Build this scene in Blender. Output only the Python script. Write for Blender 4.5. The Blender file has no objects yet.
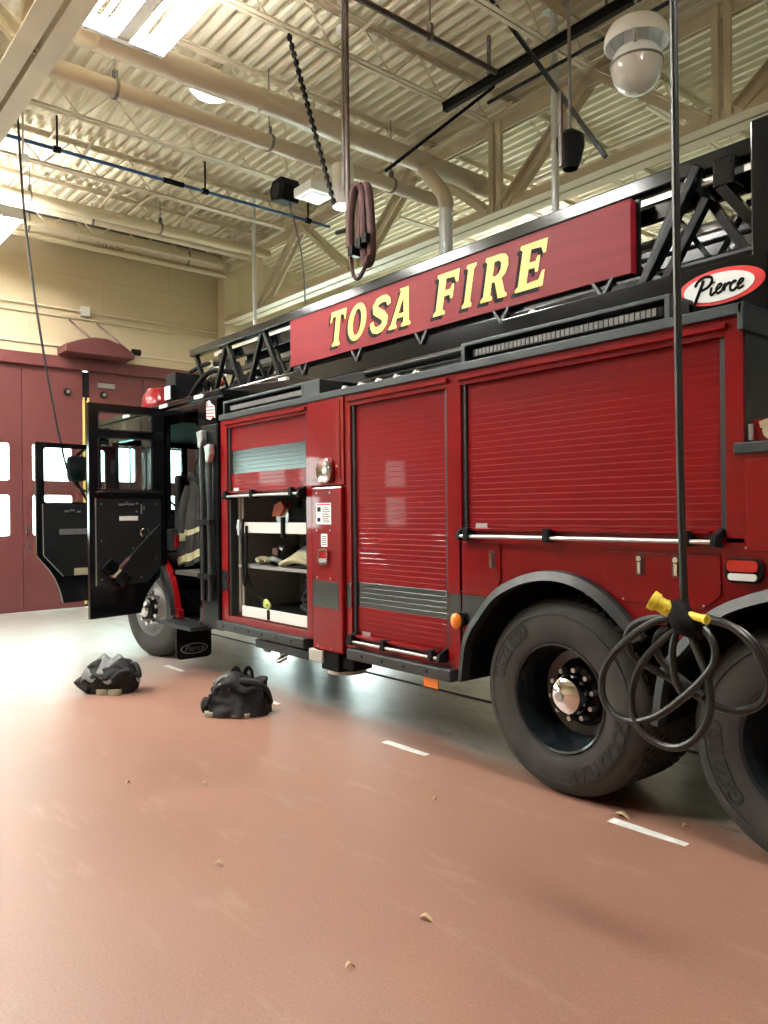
import bpy, math, random
from mathutils import Vector, Matrix, noise
random.seed(7)
SC = bpy.context.scene
COL = SC.collection
PI = math.pi
V = Vector
# ------------------------------------------------------------------ materials
def mat(name, col=(.5, .5, .5), rough=.5, metal=0., coat=0., emit=None, estr=0., spec=None, trans=0., build=None, bump=0.):
    m = bpy.data.materials.new(name); m.use_nodes = True
    nt = m.node_tree; b = nt.nodes['Principled BSDF']
    b.inputs['Base Color'].default_value = (*col, 1)
    b.inputs['Roughness'].default_value = rough
    b.inputs['Metallic'].default_value = metal
    b.inputs['Coat Weight'].default_value = coat
    b.inputs['Coat Roughness'].default_value = .04
    if spec is not None: b.inputs['Specular IOR Level'].default_value = spec
    if trans: b.inputs['Transmission Weight'].default_value = trans
    if emit:
        b.inputs['Emission Color'].default_value = (*emit, 1); b.inputs['Emission Strength'].default_value = estr
    if build: build(nt, b)
    return m
def N(nt, t, **kw):
    n = nt.nodes.new(t)
    for k, v in kw.items():
        if k in n.inputs: n.inputs[k].default_value = v
        else: setattr(n, k, v)
    return n
def coords(nt, scale=(1, 1, 1)):
    tc = N(nt, 'ShaderNodeTexCoord'); mp = N(nt, 'ShaderNodeMapping'); mp.inputs['Scale'].default_value = scale
    nt.links.new(tc.outputs['Object'], mp.inputs['Vector']); return mp.outputs['Vector']
def ramp(nt, src, stops):
    r = N(nt, 'ShaderNodeValToRGB'); e = r.color_ramp.elements
    e[0].position, e[0].color = stops[0][0], (*stops[0][1], 1)
    e[1].position, e[1].color = stops[-1][0], (*stops[-1][1], 1)
    for p, c in stops[1:-1]:
        k = e.new(p); k.color = (*c, 1)
    nt.links.new(src, r.inputs['Fac']); return r.outputs['Color']
def noise_tex(nt, vec, scale, detail=4, rough=.55):
    n = N(nt, 'ShaderNodeTexNoise', Scale=scale, Detail=detail, Roughness=rough)
    nt.links.new(vec, n.inputs['Vector']); return n.outputs['Fac']
def do_bump(nt, b, src, strength=.3, dist=.01):
    bp = N(nt, 'ShaderNodeBump', Strength=strength, Distance=dist)
    nt.links.new(src, bp.inputs['Height']); nt.links.new(bp.outputs['Normal'], b.inputs['Normal'])
def mottled(c1, c2, scale=3., bump=0., bscale=60, stretch=(1, 1, 1)):
    def f(nt, b):
        v = coords(nt, stretch)
        nt.links.new(ramp(nt, noise_tex(nt, v, scale), [(.35, c1), (.65, c2)]), b.inputs['Base Color'])
        if bump: do_bump(nt, b, noise_tex(nt, v, bscale), bump, .004)
    return f
def diamond(nt, b):
    v = coords(nt)
    w = N(nt, 'ShaderNodeTexChecker', Scale=42.); mp = N(nt, 'ShaderNodeMapping'); mp.inputs['Rotation'].default_value = (.78, .78, .78)
    nt.links.new(v, mp.inputs['Vector']); nt.links.new(mp.outputs['Vector'], w.inputs['Vector'])
    do_bump(nt, b, w.outputs['Fac'], .6, .004)
def floor_nodes(nt, b):
    v = coords(nt)
    big = ramp(nt, noise_tex(nt, v, .55, 5), [(.3, (.255, .130, .094)), (.55, (.30, .154, .112)), (.75, (.335, .185, .138))])
    fine = noise_tex(nt, v, 90, 3, .7)
    mx = N(nt, 'ShaderNodeMixRGB', blend_type='MULTIPLY'); mx.inputs['Fac'].default_value = 1
    nt.links.new(big, mx.inputs['Color1']); nt.links.new(ramp(nt, fine, [(.3, (.78, .78, .78)), (.7, (1.12, 1.12, 1.12))]), mx.inputs['Color2'])
    # pale wear scuffs
    v2 = coords(nt, (.6, 2.2, 1))
    scuff = ramp(nt, noise_tex(nt, v2, 2.6, 8, .72), [(.56, (0, 0, 0)), (.74, (1, 1, 1))])
    m2 = N(nt, 'ShaderNodeMixRGB'); m2.inputs['Color2'].default_value = (.42, .27, .21, 1)
    k = N(nt, 'ShaderNodeMath', operation='MULTIPLY'); k.inputs[1].default_value = .55
    nt.links.new(scuff, k.inputs[0]); nt.links.new(k.outputs[0], m2.inputs['Fac']); nt.links.new(mx.outputs['Color'], m2.inputs['Color1'])
    # reflected daylight painted as a grey lane where the truck parks (y from 3.6 on) with dark grime spots
    sp = N(nt, 'ShaderNodeSeparateXYZ'); tc = N(nt, 'ShaderNodeTexCoord'); nt.links.new(tc.outputs['Object'], sp.inputs[0])
    ny = N(nt, 'ShaderNodeMath', operation='MULTIPLY_ADD'); ny.inputs[1].default_value = .5
    nt.links.new(noise_tex(nt, v, 1.6, 5), ny.inputs[0]); nt.links.new(sp.outputs['Y'], ny.inputs[2])
    lane = N(nt, 'ShaderNodeMapRange'); lane.inputs['From Min'].default_value = 3.78; lane.inputs['From Max'].default_value = 4.05
    nt.links.new(ny.outputs[0], lane.inputs['Value'])
    m3 = N(nt, 'ShaderNodeMixRGB')
    grey = ramp(nt, noise_tex(nt, coords(nt, (1, 2, 1)), 3.5, 8, .7), [(.30, (.15, .155, .14)), (.45, (.33, .345, .31)), (.7, (.43, .45, .405))])
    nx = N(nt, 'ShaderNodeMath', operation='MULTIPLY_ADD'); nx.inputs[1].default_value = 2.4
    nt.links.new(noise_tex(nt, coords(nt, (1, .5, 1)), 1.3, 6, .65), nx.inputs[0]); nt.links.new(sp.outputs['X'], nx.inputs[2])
    door_glare = N(nt, 'ShaderNodeMapRange'); door_glare.inputs['From Min'].default_value = -5.3; door_glare.inputs['From Max'].default_value = -7.2; door_glare.inputs['To Max'].default_value = .85  # pale grey tint painted in for daylight glare towards the bay door
    nt.links.new(nx.outputs[0], door_glare.inputs['Value']); m4 = N(nt, 'ShaderNodeMixRGB'); m4.inputs['Color2'].default_value = (.36, .365, .335, 1)
    nt.links.new(door_glare.outputs[0], m4.inputs['Fac']); nt.links.new(m2.outputs['Color'], m4.inputs['Color1'])
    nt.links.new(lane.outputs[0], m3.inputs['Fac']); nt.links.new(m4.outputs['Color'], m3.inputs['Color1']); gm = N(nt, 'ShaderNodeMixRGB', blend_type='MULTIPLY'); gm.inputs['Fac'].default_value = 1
    nt.links.new(grey, gm.inputs['Color1']); nt.links.new(ramp(nt, noise_tex(nt, coords(nt, (1, 2, 1)), 6.5, 3, .6), [(.29, (.12, .12, .12)), (.34, (1, 1, 1))]), gm.inputs['Color2']); nt.links.new(gm.outputs['Color'], m3.inputs['Color2'])
    nt.links.new(m3.outputs['Color'], b.inputs['Base Color'])
    rr = N(nt, 'ShaderNodeMapRange'); rr.inputs['To Min'].default_value = .42; rr.inputs['To Max'].default_value = .33
    nt.links.new(lane.outputs[0], rr.inputs['Value'])
    ra = N(nt, 'ShaderNodeMath', operation='MULTIPLY_ADD'); ra.inputs[1].default_value = .16; ra.inputs[2].default_value = -.08
    nt.links.new(noise_tex(nt, v, 2.2, 4), ra.inputs[0])
    rs = N(nt, 'ShaderNodeMath', operation='ADD'); nt.links.new(rr.outputs[0], rs.inputs[0]); nt.links.new(ra.outputs[0], rs.inputs[1])
    nt.links.new(rs.outputs[0], b.inputs['Roughness'])
    do_bump(nt, b, fine, .12, .002)
def block_wall(nt, b):
    tc = N(nt, 'ShaderNodeTexCoord'); sp = N(nt, 'ShaderNodeSeparateXYZ'); cb = N(nt, 'ShaderNodeCombineXYZ')
    nt.links.new(tc.outputs['Object'], sp.inputs[0])
    ad = N(nt, 'ShaderNodeMath', operation='ADD'); nt.links.new(sp.outputs['X'], ad.inputs[0]); nt.links.new(sp.outputs['Y'], ad.inputs[1])
    nt.links.new(ad.outputs[0], cb.inputs['X']); nt.links.new(sp.outputs['Z'], cb.inputs['Y'])
    br = N(nt, 'ShaderNodeTexBrick', Scale=1., **{'Mortar Size': .012, 'Brick Width': 2.4, 'Row Height': .62})
    nt.links.new(cb.outputs[0], br.inputs['Vector'])
    br.inputs['Color1'].default_value = (.56, .46, .30, 1); br.inputs['Color2'].default_value = (.545, .445, .29, 1); br.inputs['Mortar'].default_value = (.49, .40, .26, 1)
    nt.links.new(br.outputs['Color'], b.inputs['Base Color'])
    do_bump(nt, b, br.outputs['Fac'], -.3, .006)
def glass_mat(name, tint=(1, 1, 1), refl=1.):
    m = bpy.data.materials.new(name); m.use_nodes = True; nt = m.node_tree; nt.nodes.clear()
    o = N(nt, 'ShaderNodeOutputMaterial'); mx = N(nt, 'ShaderNodeMixShader'); fr = N(nt, 'ShaderNodeFresnel', IOR=1.5)
    t = N(nt, 'ShaderNodeBsdfTransparent'); t.inputs['Color'].default_value = (*tint, 1); g = N(nt, 'ShaderNodeBsdfGlossy', Roughness=.02)
    nt.links.new(fr.outputs[0], mx.inputs[0]); nt.links.new(t.outputs[0], mx.inputs[1]); nt.links.new(g.outputs[0], mx.inputs[2]); nt.links.new(mx.outputs[0], o.inputs[0])
    return m
def gold_nodes(nt, b):
    w = N(nt, 'ShaderNodeTexChecker', Scale=70.); nt.links.new(coords(nt), w.inputs['Vector'])
    w.inputs['Color1'].default_value = (.72, .50, .06, 1); w.inputs['Color2'].default_value = (.86, .68, .18, 1)
    nt.links.new(w.outputs['Color'], b.inputs['Base Color'])
M = dict(
    shutred=mat('shutter_red', (.165, .0026, .0042), .36, coat=.16, spec=.10), red=mat('red_paint', (.165, .0026, .0042), .32, coat=.42, spec=.10), red_dark=mat('maroon_strap', (.05, .016, .016), .8, build=mottled((.036, .011, .011), (.06, .019, .017), 12, .5, 200)),
    signred=mat('sign_red', (.18, .007, .012), .5, spec=.2, build=mottled((.155, .005, .010), (.185, .007, .013), 2.5, 0, 60, (.3, 1, 9))),
    black=mat('black_paint', (.003, .0036, .0043), .14, spec=.26), satin=mat('black_satin', (.0045, .0054, .0062), .30, spec=.18), matte=mat('black_matte', (.005, .005, .0055), .7, spec=.15),
    dark=mat('dark_interior', (.004, .004, .0045), .7, spec=.25), trimp=mat('door_trim_panel', (.010, .011, .012), .35, metal=.2, spec=.4),
    ledge=mat('ledge_tread_plate', (.034, .042, .045), .42, metal=.5, build=diamond), tread=mat('tread_plate', (.022, .026, .028), .4, metal=.4, build=diamond),
    stripe=mat('grey_reflective_band', (.085, .095, .095), .2, metal=.8), rail=mat('rub_rail', (.018, .021, .023), .45),
    rubber=mat('tyre_rubber', (.04, .039, .036), .82, build=mottled((.022, .021, .019), (.042, .041, .037), 5, .25, 90)), rubtxt=mat('tyre_lettering', (.009, .009, .0085), .7),
    flare=mat('black_flare', (.012, .014, .015), .45), chrome=mat('chrome', (.82, .82, .82), .1, metal=1.), alu=mat('aluminium', (.50, .50, .49), .34, metal=.9),
    rimdark=mat('rim_dark_blue', (.012, .016, .020), .16, spec=.6), galv=mat('galvanised_steel', (.60, .64, .65), .35, metal=.2), rimgrey=mat('front_rim_grey', (.20, .20, .20), .35, metal=.7), grey=mat('grey_plastic', (.22, .23, .23), .5), white=mat('white_paint', (.72, .72, .68), .45),
    lens=mat('clear_lens', (.75, .77, .78), .12, coat=.5), led=mat('led_strip', (.33, .34, .35), .2, metal=.3), amber=mat('amber_lens', (.85, .22, .02), .2, coat=.5), redlens=mat('red_lens', (.40, .012, .01), .15, coat=.6),
    gold=mat('gold_leaf', (.9, .7, .2), .4, build=gold_nodes), ink=mat('black_ink', (.004, .004, .0045), .6, spec=.1), decalred=mat('decal_red', (.62, .02, .02), .35), decalwhite=mat('decal_white', (.85, .86, .85), .35),
    wall=mat('beige_wall', (.5, .4, .25), .6, build=block_wall), wallplain=mat('beige_plain', (.60, .51, .35), .6), deck=mat('roof_deck_paint', (.50, .42, .29), .6, build=mottled((.70, .63, .475), (.78, .71, .55), 1.2)),
    steel=mat('beige_steel', (.6, .52, .38), .5, build=mottled((.57, .49, .355), (.66, .575, .42), 2.)), duct=mat('beige_duct', (.56, .48, .37), .45), greybeam=mat('grey_beam', (.17, .16, .15), .6),
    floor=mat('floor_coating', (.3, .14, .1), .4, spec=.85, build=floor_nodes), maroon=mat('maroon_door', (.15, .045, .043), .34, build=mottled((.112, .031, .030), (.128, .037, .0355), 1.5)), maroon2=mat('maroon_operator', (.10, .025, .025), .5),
    yellow=mat('yellow_rubber', (.83, .68, .05), .45), strip=mat('yellow_strip', (.72, .55, .16), .5), cable=mat('cable_black', (.010, .0115, .0125), .38), brown=mat('brown_pipe', (.07, .042, .034), .5), blue=mat('blue_pipe', (.03, .10, .26), .4),
    cloth=mat('black_cloth', (.010, .011, .012), .75, spec=.3, build=mottled((.0065, .007, .0075), (.015, .016, .0175), 14, .5, 120)), coat=mat('coat_cloth', (.035, .035, .032), .85, build=mottled((.017, .0175, .0165), (.034, .035, .033), 10, .5, 150)),
    reflect=mat('coat_reflective', (.50, .48, .27), .6, build=mottled((.40, .38, .2), (.55, .53, .32), 25)), sole=mat('boot_sole', (.30, .28, .20), .7), mesh=mat('grey_lining', (.20, .21, .21), .75, build=mottled((.10, .105, .105), (.20, .21, .21), 18, .4, 160)),
    tape=mat('white_tape', (.72, .72, .69), .5, build=mottled((.60, .60, .56), (.78, .78, .75), 14)), leaf=mat('dry_leaf', (.62, .46, .27), .7), glass=glass_mat('clear_glass', (.93, .97, .96)), frost=glass_mat('shaded_glass', (.30, .32, .31)), tint=glass_mat('tinted_glass', (.60, .74, .72)),
    concrete=mat('concrete_apron', (.78, .78, .76), .8), lamp=mat('lit_tube', (1, 1, 1), .4, emit=(1., .99, .94), estr=85.), lampg=mat('lit_diffuser', (1, 1, 1), .4, emit=(.95, 1., 1.), estr=6.),
    globe=mat('globe_plastic', (.62, .58, .53), .18, coat=.6), lampwhite=mat('reflector_white', (.82, .82, .80), .3), shelf=mat('shelf_grey', (.22, .22, .21), .5), khaki=mat('rope_khaki', (.34, .31, .2), .8), orange=mat('orange_plastic', (.6, .1, .03), .5),
    led2=mat('flag_pale', (.62, .56, .52), .6), lime=mat('lime_metal', (.55, .62, .18), .4), wood=mat('pad_plastic', (.40, .39, .35), .6),
)
# ------------------------------------------------------------------ mesh builder
WO = {}
class MB:
    def __init__(s): s.v, s.f, s.m = [], [], []
    def add(s, vs, fs, m=0):
        b = len(s.v); s.v += [V(p) for p in vs]
        s.f += [tuple(b + i for i in f) for f in fs]; s.m += [m] * len(fs); return s
    def box(s, x0, x1, y0, y1, z0, z1, m=0):
        p = [(x, y, z) for x in (x0, x1) for y in (y0, y1) for z in (z0, z1)]
        return s.add(p, [(0, 1, 3, 2), (4, 6, 7, 5), (0, 4, 5, 1), (2, 3, 7, 6), (0, 2, 6, 4), (1, 5, 7, 3)], m)
    def bar(s, p0, p1, w, h=None, up=(0, 0, 1), m=0):
        p0, p1 = V(p0), V(p1); d = (p1 - p0).normalized(); u = V(up)
        if abs(d.dot(u)) > .98: u = V((1, 0, 0)) if abs(d.x) < .9 else V((0, 1, 0))
        a = d.cross(u).normalized(); c = a.cross(d).normalized(); h = h or w
        q = [p + a * (sx * w / 2) + c * (sy * h / 2) for p in (p0, p1) for sx, sy in ((-1, -1), (1, -1), (1, 1), (-1, 1))]
        return s.add(q, [(0, 3, 2, 1), (4, 5, 6, 7), (0, 1, 5, 4), (1, 2, 6, 5), (2, 3, 7, 6), (3, 0, 4, 7)], m)
    def lathe(s, prof, o, ax, n=24, m=0, cap=False):
        o, ax = V(o), V(ax).normalized(); u = V((0, 0, 1)) if abs(ax.z) < .9 else V((1, 0, 0))
        a = ax.cross(u).normalized(); c = ax.cross(a); vs = []
        for r, t in prof:
            for i in range(n):
                g = 2 * PI * i / n; vs.append(o + ax * t + (a * math.cos(g) + c * math.sin(g)) * r)
        fs = [(j * n + i, j * n + (i + 1) % n, (j + 1) * n + (i + 1) % n, (j + 1) * n + i) for j in range(len(prof) - 1) for i in range(n)]
        if cap: fs += [tuple(range(n))[::-1], tuple((len(prof) - 1) * n + i for i in range(n))]
        return s.add(vs, fs, m)
    def cyl(s, p0, p1, r0, r1=None, n=16, m=0):
        p0, p1 = V(p0), V(p1); r1 = r0 if r1 is None else r1
        return s.lathe([(r0, 0), (r1, (p1 - p0).length)], p0, p1 - p0, n, m, True)
    def ball(s, c, r, n=14, m=0):
        r = (r, r, r) if not hasattr(r, '__len__') else r; vs = []; k = n // 2
        for j in range(k + 1):
            t = PI * j / k
            for i in range(n):
                g = 2 * PI * i / n; vs.append((c[0] + r[0] * math.sin(t) * math.cos(g), c[1] + r[1] * math.sin(t) * math.sin(g), c[2] + r[2] * math.cos(t)))
        return s.add(vs, [(j * n + i, (j + 1) * n + i, (j + 1) * n + (i + 1) % n, j * n + (i + 1) % n) for j in range(k) for i in range(n)], m)
    def tube(s, pts, r, n=10, closed=False, sub=6, m=0, flat=1.):
        P = [V(p) for p in pts]; k = len(P); path = []
        if sub > 1:
            rng = k if closed else k - 1
            for i in range(rng):
                g = lambda j: P[j % k] if closed else P[max(0, min(k - 1, j))]
                a, b, c, d = g(i - 1), g(i), g(i + 1), g(i + 2)
                for q in range(sub):
                    t = q / sub; path.append(.5 * ((2 * b) + (c - a) * t + (2 * a - 5 * b + 4 * c - d) * t * t + (3 * b - a - 3 * c + d) * t ** 3))
            if not closed: path.append(P[-1])
        else: path = P
        L = len(path); vs = []; up = None
        for i, p in enumerate(path):
            d = (path[(i + 1) % L] - path[i - 1]) if closed else (path[min(i + 1, L - 1)] - path[max(i - 1, 0)])
            d = d.normalized() if d.length > 1e-9 else V((0, 0, 1))
            if up is None: up = V((0, 0, 1)) if abs(d.z) < .9 else V((1, 0, 0))
            a = d.cross(up); a = a.normalized() if a.length > 1e-6 else d.orthogonal().normalized()
            c = a.cross(d).normalized(); up = c
            rr = r(i / max(1, L - 1)) if callable(r) else r
            for j in range(n):
                g = 2 * PI * j / n; vs.append(p + a * (math.cos(g) * rr * flat) + c * (math.sin(g) * rr))
        fs = [(i * n + j, i * n + (j + 1) % n, ((i + 1) % L) * n + (j + 1) % n, ((i + 1) % L) * n + j) for i in range(L if closed else L - 1) for j in range(n)]
        if not closed: fs += [tuple(range(n))[::-1], tuple((L - 1) * n + j for j in range(n))]
        return s.add(vs, fs, m)
    def prism(s, pts, fn, lo, hi, m=0):
        k = len(pts); vs = [fn(u, v, w) for w in (lo, hi) for u, v in pts]
        return s.add(vs, [tuple(range(k))[::-1], tuple(range(k, 2 * k))] + [(i, (i + 1) % k, k + (i + 1) % k, k + i) for i in range(k)], m)
    def sheet(s, pts, fn, lo, hi, m=0):
        k = len(pts); vs = [fn(u, v, w) for w in (lo, hi) for u, v in pts]
        return s.add(vs, [(i, i + 1, k + i + 1, k + i) for i in range(k - 1)], m)
    def plate(s, outer, holes, fn, lo, hi, m=0):
        cu = bpy.data.curves.new('plate', 'CURVE'); cu.dimensions = '2D'; cu.fill_mode = 'BOTH'; cu.extrude = (hi - lo) / 2
        for ring in [outer] + list(holes):
            sp = cu.splines.new('POLY'); sp.points.add(len(ring) - 1); sp.use_cyclic_u = True
            for p, (u, v) in zip(sp.points, ring): p.co = (u, v, 0, 1)
        o = bpy.data.objects.new('plate', cu); me = bpy.data.meshes.new_from_object(o); c = (lo + hi) / 2
        s.add([fn(v.co.x, v.co.y, v.co.z + c) for v in me.vertices], [tuple(p.vertices) for p in me.polygons], m)
        bpy.data.objects.remove(o); bpy.data.curves.remove(cu); bpy.data.meshes.remove(me); return s
    def text(s, body, size, fn, extrude=.0, m=0, shear=0., width=None, fat=0.):
        cu = bpy.data.curves.new('txt', 'FONT'); cu.body = body; cu.size = size; cu.align_x = 'CENTER'; cu.align_y = 'CENTER'; cu.shear = shear; cu.offset = fat; cu.extrude = extrude; cu.resolution_u = 3
        o = bpy.data.objects.new('txt', cu); me = bpy.data.meshes.new_from_object(o); k = 1.
        if width and len(me.vertices):
            xs = [v.co.x for v in me.vertices]; k = width / (max(xs) - min(xs))
        s.add([fn(v.co.x * k, v.co.y, v.co.z) for v in me.vertices], [tuple(p.vertices) for p in me.polygons], m)
        bpy.data.objects.remove(o); bpy.data.curves.remove(cu); bpy.data.meshes.remove(me); return s
    def build(s, name, mats, par=None, origin=None, smooth=35, bevel=0., label=None):
        mats = mats if isinstance(mats, (list, tuple)) else [mats]
        po = WO[par.name] if par else V((0, 0, 0))
        if origin is None:
            if par: origin = po
            else:
                lo = [min(v[i] for v in s.v) for i in range(3)]; hi = [max(v[i] for v in s.v) for i in range(3)]
                origin = ((lo[0] + hi[0]) / 2, (lo[1] + hi[1]) / 2, lo[2])
        origin = V(origin); me = bpy.data.meshes.new(name)
        me.from_pydata([v - origin for v in s.v], [], s.f)
        for mm in mats: me.materials.append(M[mm] if isinstance(mm, str) else mm)
        me.polygons.foreach_set('material_index', s.m); me.update()
        if smooth:
            me.polygons.foreach_set('use_smooth', [True] * len(me.polygons)); me.set_sharp_from_angle(angle=math.radians(smooth))
        o = bpy.data.objects.new(name, me); COL.objects.link(o); o.parent = par; o.location = origin - po; WO[o.name] = origin
        if bevel:
            b = o.modifiers.new('bevel', 'BEVEL'); b.width = bevel; b.segments = 2; b.limit_method = 'ANGLE'; b.angle_limit = math.radians(40)
        if label: o['label'] = label
        return o
def tag(o, label, cat, group=None, kind=None):
    o['label'] = label; o['category'] = cat
    if group: o['group'] = group
    if kind: o['kind'] = kind
    return o
def root(name, loc, label, cat, group=None):
    o = bpy.data.objects.new(name, None); COL.objects.link(o); o.location = loc; o.empty_display_size = .1; WO[o.name] = V(loc)
    return tag(o, label, cat, group)
def struct(o, label=None):
    o['kind'] = 'structure'
    if label: o['label'] = label
    return o
def copy_tree(o, parent=None, delta=V((0, 0, 0))):
    c = o.copy(); COL.objects.link(c); c.parent = parent; WO[c.name] = WO[o.name] + delta
    if parent is None or parent is not o.parent or True:
        pass
    for ch in [x for x in o.children]: copy_tree(ch, c, delta)
    return c
XZ = lambda u, v, w: (u, w, v)      # profile in x,z extruded along y
YZ = lambda u, v, w: (w, u, v)      # profile in y,z extruded along x
XY = lambda u, v, w: (u, v, w)
def circ(cx, cy, rx, ry=None, n=28, a0=0, a1=2 * PI, end=False):
    ry = rx if ry is None else ry; k = n if not end else n - 1
    return [(cx + rx * math.cos(a0 + (a1 - a0) * i / k), cy + ry * math.sin(a0 + (a1 - a0) * i / k)) for i in range(n)]
def rrect(x0, x1, y0, y1, r, n=5):
    out = []
    for cx, cy, a in ((x1 - r, y1 - r, 0), (x0 + r, y1 - r, PI / 2), (x0 + r, y0 + r, PI), (x1 - r, y0 + r, 3 * PI / 2)):
        out += [(cx + r * math.cos(a + PI / 2 * i / n), cy + r * math.sin(a + PI / 2 * i / n)) for i in range(n + 1)]
    return out
# ------------------------------------------------------------------ the building
WX, RX, LY, RY, DK = -13.2, 5.5, -9.8, 13.4, 6.47
bays = (-6.19, -0.85, 4.49, 9.83)
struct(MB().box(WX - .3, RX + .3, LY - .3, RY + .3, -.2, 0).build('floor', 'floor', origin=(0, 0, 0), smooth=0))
struct(MB().box(WX - 40, WX - .3, -40, 50, -.25, -.03).build('ground', 'concrete', smooth=0))
w = MB(); edges = [LY - .3]
for b in bays: edges += [b - 2.07, b + 2.07]
edges.append(RY + .3)
for i in range(0, len(edges), 2): w.box(WX - .3, WX, edges[i], edges[i + 1], 0, 4.2)
w.box(WX - .3, WX, LY - .3, RY + .3, 4.2, 6.9)
struct(w.build('wall_front', 'wall', origin=(0, 0, 0), smooth=0))
struct(MB().box(WX, RX, LY - .3, LY, 0, 6.9).build('wall_left', 'wall', origin=(0, 0, 0), smooth=0))
w = MB(); w.box(WX, RX, RY, RY + .3, 0, 4.75); w.box(WX, RX, RY, RY + .3, 6.2, 6.9)
for i in range(7): x = WX + i * (RX - WX) / 6; w.box(max(WX, x - .18), min(RX, x + .18), RY, RY + .3, 4.75, 6.2)
struct(w.build('wall_right', 'wall', origin=(0, 0, 0), smooth=0))
for i in range(6):
    xa = WX + i * (RX - WX) / 6 + .18; xb = WX + (i + 1) * (RX - WX) / 6 - .18
    f = MB().plate([(xa, 4.75), (xb, 4.75), (xb, 6.2), (xa, 6.2)], [[(xa + .06 + k * (xb - xa - .06) / 3, 4.81), (xa + (k + 1) * (xb - xa - .06) / 3, 4.81), (xa + (k + 1) * (xb - xa - .06) / 3, 6.14), (xa + .06 + k * (xb - xa - .06) / 3, 6.14)] for k in range(3)], XZ, RY + .08, RY + .16).build('window_%d' % (i + 1), 'greybeam', smooth=0)
    struct(f); MB().box(xa + .02, xb - .02, RY + .11, RY + .13, 4.78, 6.17).build('pane', 'frost', f, smooth=0)
w = MB(); w.box(RX, RX + .3, LY - .3, RY + .3, 0, 6.9)
struct(w.build('wall_back', 'wall', origin=(0, 0, 0), smooth=0))
# corrugated roof deck, flutes along the truck
p = .152; pts = []; y = LY - .2
while y < RY + .2:
    pts += [(y, DK), (y + .05, DK), (y + .072, DK + .062), (y + .13, DK + .062)]; y += p
d = MB().sheet(pts, YZ, WX - .2, RX + .2); d.box(WX - .3, RX + .3, LY - .3, RY + .3, DK + .09, DK + .2)
struct(d.build('ceiling', 'deck', origin=(0, 0, 0), smooth=0))
# folding bay doors (structure): four leaves each with two windows
def bay_door(idx, c):
    x = WX - .06; r = MB().box(WX - .14, WX + .05, c - 2.12, c + 2.12, 4.0, 4.2).build('door_%d' % idx, 'maroon', smooth=0, bevel=.01); struct(r)
    fr = MB()
    for s in (-1, 1): fr.box(WX - .14, WX + .03, c + s * 2.07 - .05, c + s * 2.07 + .05, 0, 4.0)
    fr.build('door_frame', 'maroon', r, smooth=0)
    if idx == 3:
        for q, yy in enumerate((c - 1.98, c - 1.90, c + 1.90, c + 1.98)): MB().box(WX - 1.15, WX - .12, yy - .03, yy + .03, .004, 4.0).build('folded_leaf', 'maroon', r, smooth=0)
        return r
    for k in range(4):
        y0 = c - 2.02 + k * 1.01 + (.05 if k == 2 else .0); y1 = c - 2.02 + (k + 1) * 1.01 - (.05 if k == 1 else .008)
        cw = (y0 + y1) / 2 + (.0, -.02, .02, .0)[k]
        holes = [rrect(cw - .31, cw + .31, 1.24, 1.89, .03), rrect(cw - .31, cw + .31, 2.13, 2.72, .03)]
        lf = MB().plate([(y0, .004), (y1, .004), (y1, 4.0), (y0, 4.0)], holes, YZ, x - .03, x + .03).build('leaf', 'maroon', r, smooth=0)
        MB().box(x - .004, x + .004, cw - .32, cw + .32, 1.22, 1.9).box(x - .004, x + .004, cw - .32, cw + .32, 2.11, 2.74).build('pane', 'glass', lf, smooth=0)
        if k < 3 and k != 1: MB().box(x - .05, x - .035, y1 - .03, y1 + .03, .004, 4.0).build('seam_seal', 'matte', lf, smooth=0)
        h = MB()
        e = y1 if k in (0,) else y0
        if k in (0, 1):
            for z in (1.0, 1.26): h.box(x + .03, x + .055, e + .05, e + .075, z, z + .14)
            h.build('hinge_plate', 'alu', lf, smooth=0)
    for s in (-1, 1): MB().box(x - .02, x + .05, c + s * .036 - .018, c + s * .036 + .018, .05, 3.55).build('edge_strip', 'strip', r, smooth=0)
    MB().box(x - .055, x - .025, c - .06, c + .06, .004, 3.98).build('seam_seal', 'matte', r, smooth=0); MB().box(x - .02, x + .045, c - .055, c + .055, 3.5, 3.98).build('latch_post', 'matte', r, smooth=0)
    for s in (-1, 1):
        kb = MB(); kb.cyl((x + .03, c + s * .3, 3.62), (x + .06, c + s * .3, 3.62), .06, n=16); kb.cyl((x + .06, c + s * .3, 3.62), (x + .1, c + s * .3, 3.62), .03, m=1); kb.build('roller_stop', ['matte', 'alu'], r)
    MB().box(x + .03, x + .06, c + .2, c + .5, 3.74, 3.82).build('guide_plate', 'alu', r, smooth=0)
    return r
for i, c in enumerate((4.49, -.85, 9.83, -6.19)): bay_door(i + 1, c)
# door operator on the wall above the truck's bay door
op = root('door_operator', (WX, 4.6, 4.2), 'maroon arched door operator on two struts above the folding bay door', 'door operator')
MB().prism([(4.02, 4.21), (5.18, 4.21), (5.18, 4.30), (4.98, 4.42), (4.72, 4.50), (4.5, 4.50), (4.25, 4.43), (4.02, 4.33)], YZ, WX + .004, WX + .42).build('housing', 'maroon2', op, smooth=0, bevel=.02)
for y in (4.22, 4.68): MB().bar((WX + .03, y, 4.82), (WX + .38, y + .42, 4.34), .05, .03).build('strut', 'maroon2', op)
MB().cyl((WX + .3, 5.18, 4.36), (WX + .3, 5.32, 4.36), .055).build('motor_cap', 'matte', op)
struct(MB().cyl((WX + .025, LY, 4.99), (WX + .025, 7.0, 4.99), .022).cyl((WX + .025, LY, 4.86), (WX + .025, 7.0, 4.86), .016).build('trim_1', 'wallplain'), 'beige conduit pair along the end wall')
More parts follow.
